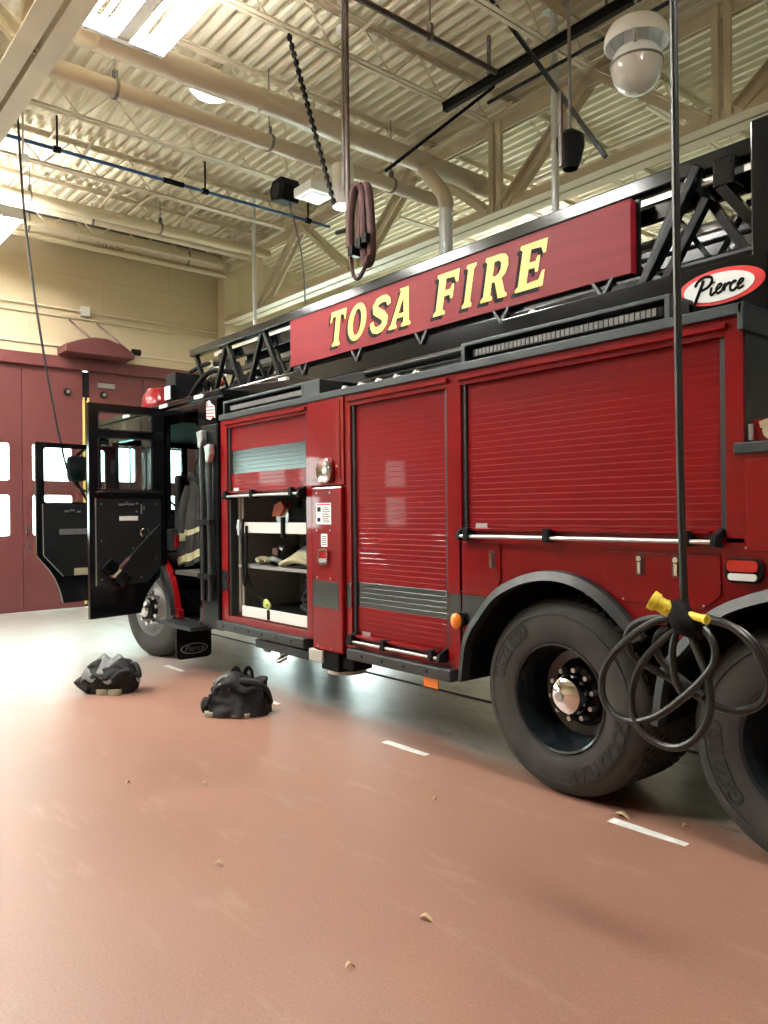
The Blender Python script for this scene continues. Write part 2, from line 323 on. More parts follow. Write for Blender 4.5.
struct(MB().box(WX, WX + .1, 4.4, 4.54, 4.91, 5.07).build('trim_2', 'white', smooth=0, bevel=.008), 'small square junction box on the end wall')
struct(MB().box(WX, WX + .03, LY, 7.0, 4.355, 4.39).build('trim_3', 'wallplain', smooth=0), 'thin ledge line above the bay doors')
struct(MB().box(WX, WX + .26, 6.98, 7.24, 0, 6.0).build('column_front', 'wallplain', smooth=0), 'beige steel column on the end wall')
struct(MB().box(WX, WX + .45, 1.63, 1.89, 0, 5.115).build('column_side', 'wallplain', smooth=0))
struct(MB().box(WX, WX + .24, 1.9, 6.97, 6.40, 6.47).box(WX + .06, WX + .10, 1.9, 6.97, 6.2, 6.40).build('beam_front', 'greybeam', smooth=0), 'dark steel beam at the top of the end wall')
# joist girders over the column lines
def girder(y, label, x0=-12.93, x1=4.5, nodes=(-11.87, -9.06, -6.25, -3.44, -.63, 2.18)):
    g = root('steel_girder', ((x0 + x1) / 2, y, 5.12), label, 'girder', None)
    for s in (-1, 1):
        MB().box(x0, x1, y + s * .095 - .075, y + s * .095 + .075, 5.12, 5.14).box(x0, x1, y + s * .03 - .01, y + s * .03 + .01, 5.14, 5.29).build('bottom_chord', 'steel', g, smooth=0)
        MB().box(x0, x1, y + s * .095 - .075, y + s * .095 + .075, 6.27, 6.29).box(x0, x1, y + s * .03 - .01, y + s * .03 + .01, 6.14, 6.27).build('top_chord', 'steel', g, smooth=0)
    for x in nodes:
        v = MB()
        for s in (-1, 1): v.box(x + s * .06 - .035, x + s * .06 + .035, y - .07, y - .04, 5.14, 6.27); v.box(x + s * .035 - .008, x + s * .035 + .008, y - .05, y + .05, 5.14, 6.27)
        v.build('vertical', 'steel', g, smooth=0)
        for s in ((1,) if x < -11 else (-1, 1)):
            dd = MB()
            for t in (-.055, .055): dd.bar((x + s * .13, y + t, 5.22), (x + s * 1.34, y + t, 6.2), .012, .11); dd.bar((x + s * .13, y + t * 1.7, 5.26), (x + s * 1.34, y + t * 1.7, 6.24), .08, .012)
            dd.build('diagonal', 'steel', g, smooth=0)
    return g
girder(7.1, 'long beige truss girder spanning the hall behind the truck ladder')
girder(1.76, 'beige truss girder overhead on the camera side of the truck bay')
# open web joists
jx = [-12.4, -11.55, -10.2, -8.75, -7.36, -5.95, -4.58, -3.18, -1.75]
ordn = ['first', 'second', 'third', 'fourth', 'fifth', 'sixth', 'seventh', 'eighth', 'ninth']
def joist(x, y0, y1, label, group):
    j = root('roof_joist', (x, (y0 + y1) / 2, 6.0), label, 'roof joist', group)
    tc = MB(); bc = MB(); zb, zt = 6.0, 6.41
    for s in (-1, 1):
        tc.box(x + s * .03 - .022, x + s * .03 + .022, y0, y1, zt, zt + .012).box(x + s * .012 - .004, x + s * .012 + .004, y0, y1, zt - .045, zt)
        bc.box(x + s * .03 - .022, x + s * .03 + .022, y0 + .55, y1 - .55, zb, zb + .008).box(x + s * .012 - .004, x + s * .012 + .004, y0 + .55, y1 - .55, zb + .008, zb + .045)
    tc.box(x - .05, x + .05, y0, y0 + .14, 6.29, zt - .045); tc.box(x - .05, x + .05, y1 - .14, y1, 6.29, zt - .045)
    tc.build('top_chord', 'steel', j, smooth=0); bc.build('bottom_chord', 'steel', j, smooth=0)
    wb = MB(); n = 12; ys = y0 + .5; st = (y1 - y0 - 1.0) / n
    wb.bar((x, y0 + .05, zt - .03), (x, ys + .1, zb + .03), .016)
    for k in range(n):
        a, b = (zb + .02, zt - .02) if k % 2 == 0 else (zt - .02, zb + .02)
        wb.bar((x, ys + k * st, a), (x, ys + (k + 1) * st, b), .015)
    wb.bar((x, y1 - .05, zt - .03), (x, y1 - .5, zb + .03), .016)
    wb.build('web', 'steel', j, smooth=0)
for i, x in enumerate(jx):
    joist(x, 1.72, 7.1, '%s beige open-web roof joist out from the end wall, over the truck bay' % ordn[i], 'roof joists over the truck bay')
for i, x in enumerate(jx[3:]):
    joist(x, 7.14, 12.5, '%s open-web joist seen beyond the far girder, counted from the left' % ordn[i], 'roof joists over the far bay')
for i, x in enumerate(jx[4:7]):
    joist(x, -3.5, 1.68, '%s open-web joist at the top left corner behind the near girder' % ordn[i], 'roof joists over the near bay')
# bridging angles along the joists
for i, (y, xa, xb) in enumerate(((3.35, -10.1, -8.8), (4.6, -10.1, -8.8), (5.6, -8.7, -7.4), (4.1, -11.5, -10.25), (5.3, -11.5, -10.25))):
    tag(MB().bar((xa, y, 6.06), (xb, y + .05, 6.36), .03, .03).build('bridging_angle', 'steel', smooth=0), '%s short slanted beige brace between roof joists, left of the hanging hoses' % ordn[i], 'brace', 'joist braces')
# ducts and pipes
dm = root('vent_duct', (-6.5, 4.6, 5.46), 'thick beige round duct crossing under the roof with a galvanised drop', 'duct')
MB().cyl((-6.5, 1.95, 5.6), (-6.5, 7.6, 5.6), .11, n=24).build('main_pipe', 'duct', dm)
MB().tube([(-6.5, 6.05, 5.58), (-6.44, 6.1, 5.45), (-6.27, 6.14, 5.22), (-6.2, 6.15, 5.08), (-6.2, 6.15, 4.99)], .085, n=16).build('branch_pipe', 'duct', dm)
MB().cyl((-6.2, 6.15, 4.98), (-6.2, 6.15, 3.9), .078, n=18).build('drop_pipe', 'galv', dm)
for y in (2.3, 3.9, 5.5, 7.0): MB().lathe([(.111, 0), (.115, .01), (.115, .03), (.111, .04)], (-6.5, y, 5.6), (0, 1, 0), 24).build('seam', 'duct', dm)
def pipe_run(name, x, y0, y1, z, r, m, label, hang=(), cat='pipe'):
    g = root(name, (x, (y0 + y1) / 2, z - r), label, cat)
    MB().cyl((x, y0, z), (x, y1, z), r, n=20).build('pipe_length', m, g)
    for y in hang:
        h = MB().lathe([(r + .004, 0), (r + .014, 0), (r + .014, .03), (r + .004, .03), (r + .004, 0)], (x, y - .015, z), (0, 1, 0), 20)
        h.cyl((x, y, z + r), (x, y, 6.40), .007, n=8); h.box(x - .025, x + .025, y - .02, y + .02, z + r, z + r + .09); h.build('hanger', 'greybeam', g)
    return g
pipe_run('water_pipe', -7.2, 2.1, 7.2, 5.6, .083, 'duct', 'second, thinner beige pipe parallel to the thick duct', (2.75, 4.45, 6.2))
g = pipe_run('drain_pipe', WX + .27, 2.0, 6.88, 6.2, .16, 'wallplain', 'fat beige pipe with stencilled marking along the end wall', (3.5, 6.2))
MB().text('ROOF DRAIN', .085, lambda u, v, w: (WX + .27 + .163 * math.cos(-.35 + v / .16), 4.75 + u, 6.2 + .163 * math.sin(-.35 + v / .16))).build('stencil', 'ink', g, smooth=0)
MB().text('OVER FLOW', .085, lambda u, v, w: (WX + .27 + .163 * math.cos(-.95 + v / .16), 4.78 + u, 6.2 + .163 * math.sin(-.95 + v / .16))).build('stencil', 'ink', g, smooth=0)
for y in (4.25, 5.9): MB().lathe([(.16, 0), (.18, .005), (.18, .06), (.16, .065)], (WX + .27, y, 6.2), (0, 1, 0), 22).build('coupling', 'wallplain', g)
pipe_run('overflow_pipe', WX + .36, 2.0, 6.95, 5.985, .045, 'wallplain', 'thin beige pipe just below the stencilled drain pipe', ())
pipe_run('condensate_pipe', -11.3, 2.0, 6.95, 5.98, .075, 'wallplain', 'long beige pipe under the second roof joist from the end wall', (3.1, 5.0))
pipe_run('heating_pipe', -12.0, 2.0, 6.95, 6.12, .06, 'steel', 'beige pipe close in front of the dark end beam', (4.2,))
g = pipe_run('air_line', -9.6, 2.0, 7.0, 5.97, .022, 'blue', 'thin blue compressed air line running below the roof joists', ())
for y in (2.95, 4.9, 6.6): MB().bar((-9.6, y, 5.93), (-9.6, y, 6.38), .02).cyl((-9.6, y - .04, 5.97), (-9.6, y + .04, 5.97), .04).build('clamp', 'matte', g)
MB().cyl((-9.6, 4.3, 5.97), (-9.6, 4.58, 5.97), .035).build('coupling', 'matte', g)
pipe_run('sprinkler_pipe', -5.12, 2.0, 5.8, 5.93, .028, 'brown', 'brown sprinkler pipe slanting across the roof top centre', (4.9,))
pipe_run('tie_pipe', -2.55, 2.0, 6.9, 6.03, .024, 'steel', 'beige pipe crossing the roof near the globe lamp', ())
for i, (y, z, r, lab) in enumerate(((3.05, 6.36, .016, 'thin beige conduit running lengthwise under the deck left of the ceiling lamp'), (4.75, 6.34, .02, 'beige conduit running lengthwise under the deck above the emergency light box'), (6.55, 6.33, .016, 'thin conduit running lengthwise close to the far girder'), (8.6, 6.2, .03, 'beige pipe running lengthwise beyond the far girder'))):
    tag(MB().cyl((-13.1, y, z), (4.5, y, z), r, n=8).build('roof_conduit', 'steel'), lab, 'conduit')
for i, (x, y0, y1, lab) in enumerate(((-10.9, 2.2, 3.0, 'short white strut hanging left under the roof near the blue air line'), (-8.1, 5.4, 6.3, 'short pale strut under the roof beside the slim post'))):
    tag(MB().bar((x, y0, 5.9), (x + .75, y0 + .12, 6.2), .05, .03).build('roof_strut', 'wallplain', smooth=0), lab, 'strut')
# galvanised drop posts
def post(x, y, z0, z1, r, label, m='galv'):
    g = root('drop_post', (x, y, z0), label, 'post')
    MB().cyl((x, y, z0), (x, y, z1), r, n=14).build('pole', m, g); MB().box(x - .09, x + .09, y - .09, y + .09, z1, z1 + .03).build('flange', 'galv', g, smooth=0)
post(-4.65, 6.12, 0, 6.42, .037, 'galvanised steel post rising behind the FIRE lettering to the roof')
post(-10.35, 6.1, 0, 6.42, .032, 'slim galvanised post in front of the end wall column')
# lights
def fixture(cx, cy, z, label, ang=0):
    g = root('ceiling_light', (cx, cy, z), label, 'ceiling light', 'fluorescent ceiling lights'); L, W = .61, .36
    MB().box(cx - L, cx + L, cy - .05, cy + .05, z + .02, z + .11).box(cx - L, cx - L + .05, cy - W, cy + W, z + .0, z + .13).box(cx + L - .05, cx + L, cy - W, cy + W, z + .0, z + .13).box(cx - .03, cx + .03, cy - W, cy + W, z + .1, z + .13).build('housing', 'lampwhite', g, smooth=0)
    for s in (-1, 1):
        c = cy + s * .205
        for e in (-1, 1): MB().sheet([(c + e * .15, z), (c + e * .125, z + .075), (c + e * .075, z + .095)], YZ, cx - L, cx + L).build('reflector', 'lampwhite', g, smooth=0)
        sk = MB()
        for k in (-1, 0, 1):
            MB().cyl((cx - L + .03, c + k * .088, z + .045), (cx + L - .03, c + k * .088, z + .045), .019, n=10).build('tube', 'lamp', g)
            for e in (-1, 1): sk.box(cx + e * (L - .015) - .012, cx + e * (L - .015) + .012, c + k * .088 - .02, c + k * .088 + .02, z + .0, z + .09)
        sk.build('socket', 'lampwhite', g, smooth=0)
    cn = MB()
    for e in (-1, 1): cn.cyl((cx + e * .5, cy, z + .13), (cx + e * .5, cy, 6.41), .006, n=6)
    cn.build('hanger_wire', 'greybeam', g)
fixture(-5.70, 2.46, 5.5, 'twin-trough fluorescent light at the top left, nearest the camera')
fixture(-11.50, 2.55, 5.5, 'fluorescent light cut by the left edge beside the hanging cord')
for x, y, lab in ((.1, 2.5, 'fluorescent light over the truck bay behind the camera'), (-11.5, -.3, 'added unseen fluorescent light over the left bay nearest the end wall'), (-8.6, -.3, 'second added unseen fluorescent light out from the end wall over the left bay'), (-5.7, -.3, 'third added unseen fluorescent light out from the end wall over the left bay'), (-10.05, -2.2, 'added unseen fluorescent light over the outer edge of the left bay'), (-7.1, -2.2, 'added unseen fluorescent light over the outer middle of the left bay'), (-8.4, 10.6, 'fluorescent light of the far bay toward the end wall')): fixture(x, y, 5.5, lab)  # left-bay lights are unseen additions that brighten the ceiling
g = root('ceiling_lamp', (-7.79, 4.07, 6.22), 'round white glowing lamp in the roof between duct and pipe', 'ceiling lamp')
MB().lathe([(.0, 0), (.10, .005), (.19, .03), (.22, .08)], (-7.79, 4.07, 6.22), (0, 0, 1), 28).build('diffuser', 'lampg', g)
MB().lathe([(.22, .08), (.25, .08), (.25, .12), (.0, .12)], (-7.79, 4.07, 6.22), (0, 0, 1), 28).build('rim', 'lampwhite', g)
MB().box(-7.81, -7.77, 4.05, 4.09, 6.34, 6.47).build('bracket', 'lampwhite', g, smooth=0)
g = root('pendant_lamp', (-3.19, 5.2, 4.69), 'white industrial globe lamp hanging on a chain at upper right', 'pendant lamp')
gc = (-3.19, 5.2, 4.87)
MB().lathe([(0, -.185), (.06, -.178), (.12, -.145), (.165, -.09), (.186, -.02), (.19, .03)], gc, (0, 0, 1), 32).build('globe', 'globe', g)
MB().lathe([(.19, .028), (.197, .03), (.197, .044), (.186, .05)], gc, (0, 0, 1), 32).build('band', 'greybeam', g)
MB().lathe([(.188, .045), (.178, .09), (.15, .135), (.12, .155), (.09, .165), (.09, .30), (.15, .285), (.20, .24), (.222, .185), (.232, .18), (.238, .20), (.232, .26), (.20, .315), (.13, .345), (.0, .35)], gc, (0, 0, 1), 32).build('reflector', 'lampwhite', g)
for k in range(4):
    t = k * PI / 2 + .5; MB().cyl((gc[0] + .15 * math.cos(t), gc[1] + .15 * math.sin(t), gc[2] + .12), (gc[0] + .19 * math.cos(t), gc[1] + .19 * math.sin(t), gc[2] + .24), .012, n=8).build('spacer', 'chrome', g)
ch = MB()
for k in range(30):
    z = gc[2] + .355 + k * .042
    if z > 6.38: break
    ch.lathe([(.012, -.003), (.018, 0), (.012, .003), (.012, -.003)], (gc[0], gc[1], z), (1, 0, 0) if k % 2 else (0, 1, 0), 10)
ch.cyl((gc[0], gc[1], gc[2] + .345), (gc[0], gc[1], 6.46), .004, n=6); ch.build('chain', 'alu', g)
g = root('pendant_lamp', (-6.87, 5.2, 4.97), 'white cylinder pendant lamp lit beside the maroon hoses', 'pendant lamp')
MB().lathe([(.115, 0), (.12, .0), (.12, .46), (.0, .47)], (-6.87, 5.2, 4.98), (0, 0, 1), 26).build('lamp_shade', 'lampwhite', g)
MB().lathe([(0, 0), (.114, .004)], (-6.87, 5.2, 4.985), (0, 0, 1), 26).build('diffuser', 'lampg', g)
MB().cyl((-6.87, 5.2, 5.45), (-6.87, 5.2, 6.42), .014, n=10).build('rod', 'alu', g)
g = root('smoke_detector', (-6.05, 4.60, 6.30), 'small white round detector disc under the roof beside the hose tubes', 'detector')
MB().lathe([(0, 0), (.05, 0), (.065, .02), (.07, .045), (.0, .05)], (-6.05, 4.60, 6.30), (0, 0, 1), 20).build('disc', 'lampwhite', g); MB().cyl((-6.05, 4.60, 6.345), (-6.05, 4.60, 6.46), .01, n=8).build('stem', 'steel', g)
g = root('smoke_detector', (-9.55, 2.55, 5.7), 'tiny white dome detector beside the black hanging cord, far left', 'detector')
MB().lathe([(0, 0), (.04, .005), (.07, .04), (.07, .06), (0, .06)], (-9.55, 2.55, 5.7), (0, 0, 1), 18).build('disc', 'lampwhite', g); MB().cyl((-9.55, 2.55, 5.76), (-9.55, 2.55, 6.41), .012, n=8).build('stem', 'steel', g)
g = root('hanging_speaker', (-8.05, 5.2, 5.38), 'black boxy loudspeaker on a thin rod under the roof', 'loudspeaker')
MB().prism([(-.14, -.1), (.1, -.14), (.16, .02), (.1, .14), (-.1, .14), (-.17, .04)], lambda u, v, w: (-8.05 + u, 5.2 + w, 5.53 + v), -.13, .13).build('cabinet', 'matte', g, bevel=.015)
MB().cyl((-8.05, 5.06, 5.52), (-8.05, 5.075, 5.52), .09).build('cone', 'satin', g)
MB().cyl((-8.05, 5.2, 5.66), (-8.05, 5.2, 6.41), .012, n=8).build('rod', 'steel', g)
MB().tube([(-8.05, 5.25, 5.42), (-8.3, 5.6, 4.9), (-8.75, 5.95, 4.3), (-9.0, 6.05, 3.7)], .011, n=6).build('lead_wire', 'greybeam', g)
g = root('hanging_light_box', (-7.42, 5.2, 5.25), 'flat white box light hanging beside the black loudspeaker', 'light')
MB().box(-7.6, -7.24, 5.02, 5.38, 5.27, 5.38).build('housing', 'lampwhite', g, smooth=0, bevel=.01); MB().box(-7.53, -7.31, 5.09, 5.31, 5.262, 5.27).build('lens', 'lens', g, smooth=0)
MB().cyl((-7.42, 5.2, 5.38), (-7.42, 5.2, 6.46), .012, n=8).build('rod', 'steel', g)
# exhaust rail and hanging hose set
g = root('hose_rail', (-4.4, 5.9, 5.86), 'black overhead rail slanting up beside the globe lamp', 'rail')
MB().box(-5.95, -1.2, 5.87, 5.93, 5.90, 5.97).box(-5.95, -1.2, 5.855, 5.945, 5.97, 5.985).build('track', 'satin', g, smooth=0)
MB().cyl((-5.4, 5.99, 5.80), (-1.2, 5.99, 5.80), .018, n=8).build('cable', 'satin', g)
for x in (-5.3, -3.9, -2.5): MB().bar((x, 5.9, 5.98), (x, 5.9, 6.42), .03).build('hanger', 'greybeam', g, smooth=0)
g = root('hose_set', (-5.6, 4.4, 3.72), 'maroon hose loops hanging from twin tubes above the sign', 'hose')
MB().cyl((-5.74, 4.4, 4.3), (-5.74, 4.4, 6.45), .024, n=12).build('hanging_tube', 'brown', g)
MB().cyl((-5.80, 4.40, 4.62), (-5.80, 4.40, 6.45), .012, n=10).build('hanging_tube', 'greybeam', g)
def hose_loop(pts, r, m='red_dark', flat=1.8): MB().tube(pts, r, n=10, flat=flat).build('hose', m, g)
hose_loop([(-5.67, 4.37, 4.02), (-5.665, 4.37, 4.3), (-5.64, 4.39, 4.52), (-5.585, 4.4, 4.58), (-5.535, 4.41, 4.52), (-5.525, 4.42, 4.3), (-5.53, 4.42, 4.02)], .036, flat=1.2)
hose_loop([(-5.61, 4.44, 4.02), (-5.585, 4.44, 4.35), (-5.545, 4.44, 4.54), (-5.49, 4.44, 4.54), (-5.455, 4.44, 4.3), (-5.44, 4.44, 3.98), (-5.47, 4.44, 3.85), (-5.52, 4.43, 3.86), (-5.55, 4.43, 4.02)], .036, flat=1.2)
hose_loop([(-5.70, 4.4, 4.2), (-5.71, 4.4, 3.95), (-5.67, 4.4, 3.78), (-5.60, 4.4, 3.72), (-5.51, 4.4, 3.78), (-5.44, 4.4, 3.9)], .017, flat=1.2)
for x, z in ((-5.66, 3.99), (-5.54, 4.03), (-5.45, 4.05)): MB().box(x - .032, x + .032, 4.35, 4.47, z - .045, z + .045).build('buckle', 'satin', g, smooth=0, bevel=.006)
MB().cyl((-5.92, 4.4, 4.24), (-5.76, 4.4, 4.22), .022, n=10).build('cross_pin', 'matte', g)
def chain(name, a, b, label):
    a, b = V(a), V(b); g = root(name, (a + b) / 2, label, 'chain'); MB().bar(a, b, .03, .012).build('carrier', 'satin', g, smooth=0)
    k = MB(); n = int((b - a).length / .07)
    for i in range(n): q = a.lerp(b, (i + .5) / n); k.bar(q - (b - a).normalized() * .02, q + (b - a).normalized() * .02, .045, .03)
    k.build('links', 'satin', g, smooth=0)
chain('hanging_chain', (-5.9, 3.86, 5.93), (-5.86, 4.33, 4.47), 'black link chain slanting from the roof down left of the hoses')
chain('hanging_chain', (-5.33, 4.52, 4.66), (-5.2, 5.86, 5.84), 'black link chain rising right from the hoses to the overhead rail')
g = root('hanging_hose_reel', (-3.8, 5.2, 4.35), 'black tapered hose reel hanging under the roof right of the steel post', 'hose reel')
MB().lathe([(.06, 0), (.085, .06), (.115, .18), (.11, .26), (.05, .31), (0, .31)], (-3.8, 5.2, 4.33), (0, 0, 1), 18).build('reel_body', 'matte', g)
MB().bar((-3.78, 5.05, 4.3), (-3.78, 5.05, 4.9), .03).build('mount_bar', 'brown', g, smooth=0); MB().cyl((-3.8, 5.2, 4.63), (-3.8, 5.2, 6.46), .014, n=8).build('rod', 'greybeam', g)
tag(MB().bar((-4.95, 5.55, 6.46), (-3.70, 5.55, 4.5), .035).build('hanging_brace', 'satin', smooth=0), 'dark slanted brace crossing beside the black hose reel', 'brace')
# hanging power cables
g = root('power_drop', (-1.36, 2.5, .70), 'thick black power cable drop coiled in front of the rear wheels, yellow connector', 'cable')
MB().tube([(-1.39, 2.5, 6.47), (-1.39, 2.5, 4.), (-1.385, 2.5, 2.2), (-1.375, 2.5, 1.35), (-1.36, 2.5, 1.18)], .0135, n=10).build('hanging_cable', 'cable', g)
def knotpt(cx, cy, dy):   # measured coil layout turned into points of the vertical plane y = 2.5
    u, v = (580 + cx / 4.085 - 384) / 767, -(560 + cy / 4.085 - 512.4) / 767
    a, b = u + v * .0103, v - u * .0103; k = (2.5 + dy) / (.6414 + .7672 * a)
    return ((-.7672 + .6414 * a) * k, 2.5 + dy, 1.55 + b * k)
loops = {'a': [(405, 250), (330, 245), (240, 290), (150, 370), (100, 450), (92, 540), (130, 620), (220, 660), (320, 635), (420, 565), (500, 490), (550, 420), (548, 340), (500, 275), (440, 250)],
         'b': [(400, 240), (290, 240), (215, 270), (193, 330), (220, 395), (290, 440), (370, 485), (450, 535), (540, 590), (640, 620), (730, 595), (770, 530), (765, 430), (715, 340), (640, 280), (540, 245), (450, 240)],
         'c': [(400, 280), (320, 345), (250, 430), (215, 530), (220, 630), (265, 710), (340, 758), (410, 765), (475, 730), (525, 650), (535, 560), (515, 460), (485, 385), (455, 310)],
         'd': [(395, 290), (380, 370), (388, 470), (415, 535), (455, 555)], 'e': [(370, 270), (318, 310), (318, 380), (370, 450), (440, 505), (510, 560)], 'f': [(500, 235), (600, 260), (690, 330), (745, 420), (768, 480)]}
for i, (k, q) in enumerate(loops.items()):
    n = len(q); MB().tube([knotpt(x, y, (-.05, .02, -.06, -.02, .03, -.02)[i] * math.sin(PI * (j + .3) / n)) for j, (x, y) in enumerate(q)], .0135, n=10, sub=7).build('coil_loop', 'cable', g)
MB().tube([knotpt(390, 185, -.01), knotpt(405, 215, -.02), knotpt(425, 250, -.025), knotpt(460, 272, -.02), knotpt(505, 285, 0)], lambda t: .032 + .012 * math.sin(PI * t), n=16).build('wrap_sleeve', 'matte', g)
a, b = V(knotpt(388, 215, -.03)), V(knotpt(292, 160, -.06)); d = (b - a).normalized(); L = (b - a).length
MB().lathe([(r * 1.2, t) for r, t in [(0, 0), (.020, 0), (.022, L * .35), (.025, L * .36), (.025, L * .42), (.022, L * .43), (.023, L * .7), (.027, L * .72), (.029, L * .98), (.027, L), (.02, L), (.02, L * .9), (0, L * .9)]], a, d, 22).build('connector', 'yellow', g)
a, b = V(knotpt(450, 225, -.03)), V(knotpt(512, 242, -.05)); MB().cyl(a, b, .013, n=14).lathe([(.006, 0), (.016, 0), (.016, .01), (.006, .01)], b, b - a, 14).build('plug_end', 'yellow', g)
tag(MB().tube([(-9.35, 2.43, 6.47), (-9.33, 2.5, 5.), (-9.3, 2.66, 3.6), (-9.25, 2.86, 2.35), (-9.22, 2.95, 2.0), (-9.25, 3.1, 1.85), (-9.32, 3.34, 1.8)], .014, n=8).build('shore_cord', 'cable'), 'black cord slanting from the roof down to the open driver door', 'cord')
# floor markings and litter
for i, x in enumerate((-2.226, -3.985, -5.735, -7.49)):
    lab = ('white tape dash on the floor beside the rear wheels', 'white tape dash on the floor below the middle roller door', 'white tape dash mostly hidden behind the right gear bundle', 'white tape dash on the floor beside the front wheel')[i]
    t = MB(); n = 6
    top = [(x + .4 * k / n, 3.375 - .02 + random.uniform(-.003, .003)) for k in range(n + 1)]; bot = [(x + .4 * k / n, 3.29 + .02 * k / n + random.uniform(-.003, .003)) for k in range(n + 1)]
    t.prism(bot + top[::-1], XY, .0005, .002); tag(t.build('floor_tape', 'tape', smooth=0), lab, 'floor tape', 'floor tape dashes')
struct(MB().box(-9.4, -1.2, 4.62, 4.665, .0005, .004).build('trim_4', 'matte', smooth=0), 'dark trench drain line in the floor under the truck')
def leaf(x, y, r, a, label, s=1.):
    m = MB(); n = 7; vs = []; 
    for k in range(n):
        t = k / (n - 1); wdt = math.sin(PI * min(1, t * 1.05)) * .4 * r * s
        for q in (-1, 0, 1):
            u = (t - .5) * 2 * r; v = q * wdt; vs.append((x + u * math.cos(a) - v * math.sin(a), y + u * math.sin(a) + v * math.cos(a), .004 + .35 * abs(v) + .012 * math.sin(t * 5)))
    m.add(vs, [(k * 3 + q, k * 3 + q + 1, k * 3 + q + 4, k * 3 + q + 3) for k in range(n - 1) for q in (0, 1)])
    o = m.build('dry_leaf', 'leaf'); mo = o.modifiers.new('solid', 'SOLIDIFY'); mo.thickness = .002; tag(o, label, 'leaf', 'dry leaves on the floor')
leaf(-2.137, 1.986, .034, .55, 'curled tan leaf bit on the red floor, lower middle'); leaf(-2.09, 1.581, .026, 1.6, 'small pale leaf bit nearest the bottom edge'); leaf(-3.07, 1.607, .024, .8, 'dry leaf crumb on the floor left of the curled leaf')
leaf(-4.36, 1.70, .024, 2.1, 'tiny dry leaf crumb far left on the open red floor'); leaf(-4.03, 2.02, .024, .5, 'pale leaf scrap on the floor in front of the right gear bundle'); leaf(-3.0, 2.847, .02, 1.9, 'small leaf flake on the floor in front of the first rear wheel')
leaf(-2.2, 3.40, .05, .2, 'dry tan leaf lying at the end of the nearest tape dash'); leaf(-1.93, 3.52, .03, 1.2, 'thin dry leaf in the shade between the rear wheels')
# ------------------------------------------------------------------ the fire truck
T = root('fire_truck', (-4.3, 4.6, 0), 'red and black ladder fire truck with its cab doors and one compartment open', 'fire truck')
YF, YB = 3.36, 5.86
def part(mb, name, m, par=None, **k): return mb.build(name, m, par or T, **k)
# --- body shell: frame around the compartments
b = MB()
for x0, x1 in ((-6.33, -6.215), (-4.95, -4.88), (-4.45, -4.385), (-3.40, -3.28), (-1.64, -1.56)): b.box(x0, x1, YF, YF + .08, 1.4 if x0 > -2 else .58, 2.40)
b.box(-6.215, -4.95, YF, YF + .08, 2.325, 2.40).box(-4.385, -3.40, YF, YF + .08, 2.32, 2.40).box(-3.28, -1.64, YF, YF + .08, 2.32, 2.40)
b.box(-6.215, -4.95, YF, YF + .08, .58, .635).box(-4.385, -3.40, YF, YF + .08, .58, .625)
b.box(-4.38, -1.57, 3.5, YB, 1.36, 2.40).box(-4.38, -3.35, 3.5, YB, .6, 1.36)                    # closed lockers behind the shutters
b.box(-6.33, -4.95, 4.2, YB, .58, 2.40).box(-6.33, -6.25, YF + .08, 4.2, .58, 2.4).box(-4.94, -4.40, YF + .1, YB, .58, 2.40)
b.box(-1.56, .95, 3.5, YB, 1.36, 1.78).box(-.55, .95, 3.4, YB, .6, 1.36)
part(b, 'body', 'red', smooth=0)
c = MB()
c.box(-1.60, .95, 3.42, YB - .02, 1.78, 1.835); c.box(-1.565, -1.555, YF + .012, YB, 1.835, 2.40)
part(c, 'rear_deck', 'tread', smooth=0)
# lower panel with the two wheel arches
arc = [(-3.278, .53), (-3.244, .755), (-3.193, .863), (-3.143, .927), (-2.991, 1.092), (-2.797, 1.189), (-2.619, 1.228), (-2.453, 1.219), (-2.295, 1.162), (-2.152, 1.056), (-2.034, .935)]
arc2 = [(x + 1.285, z) for x, z in arc]; arc2 += [(-.70, .80), (-.655, .53)]
pan = [(-3.30, 1.42), (-3.30, .53)] + arc[1:-1] + [(-2.06, .965), (-1.98, 1.0)] + [(-1.93, 1.0)] + arc2[3:] + [(.95, .53), (.95, 1.79), (-1.56, 1.79), (-1.56, 1.42)]
part(MB().prism(pan, XZ, YF, YF + .05), 'wheel_arch_panel', 'red', smooth=0)
for i, A in enumerate((arc, arc2)):
    f = MB(); n = len(A); cx = A[0][0] + .69; inn = [(cx + (x - cx) * .93, .53 + (z - .53) * .925) for x, z in A]
    # smooth the arch
    def dens(P):
        out = []
        for k in range(len(P) - 1):
            g = lambda j: V((*P[max(0, min(len(P) - 1, j))], 0)); a_, b_, c_, d_ = g(k - 1), g(k), g(k + 1), g(k + 2)
            for q in range(5):
                t = q / 5; w_ = .5 * ((2 * b_) + (c_ - a_) * t + (2 * a_ - 5 * b_ + 4 * c_ - d_) * t * t + (3 * b_ - a_ - 3 * c_ + d_) * t ** 3); out.append((w_.x, w_.y))
        return out + [P[-1]]
    o_, i_ = dens(A), dens(inn); k = len(o_); vs = []
    for (ox, oz), (ix, iz) in zip(o_, i_): vs += [(ox, YF, oz), (ox, YF - .05, oz - .004), (ix, YF - .07, iz), (ix, YF + .02, iz)]
    fs = [(q * 4 + s, q * 4 + (s + 1) % 4, q * 4 + 4 + (s + 1) % 4, q * 4 + 4 + s) for q in range(k - 1) for s in range(4)] + [(0, 1, 2, 3), tuple((k - 1) * 4 + s for s in (3, 2, 1, 0))]
    part(f.add(vs, fs), 'wheel_flare', 'flare', smooth=50)
    part(MB().sheet(i_, XZ, YF + .0, 4.25).prism(i_ + [(i_[-1][0], .53)], XZ, 4.25, 4.27), 'wheel_well', 'matte', smooth=50)
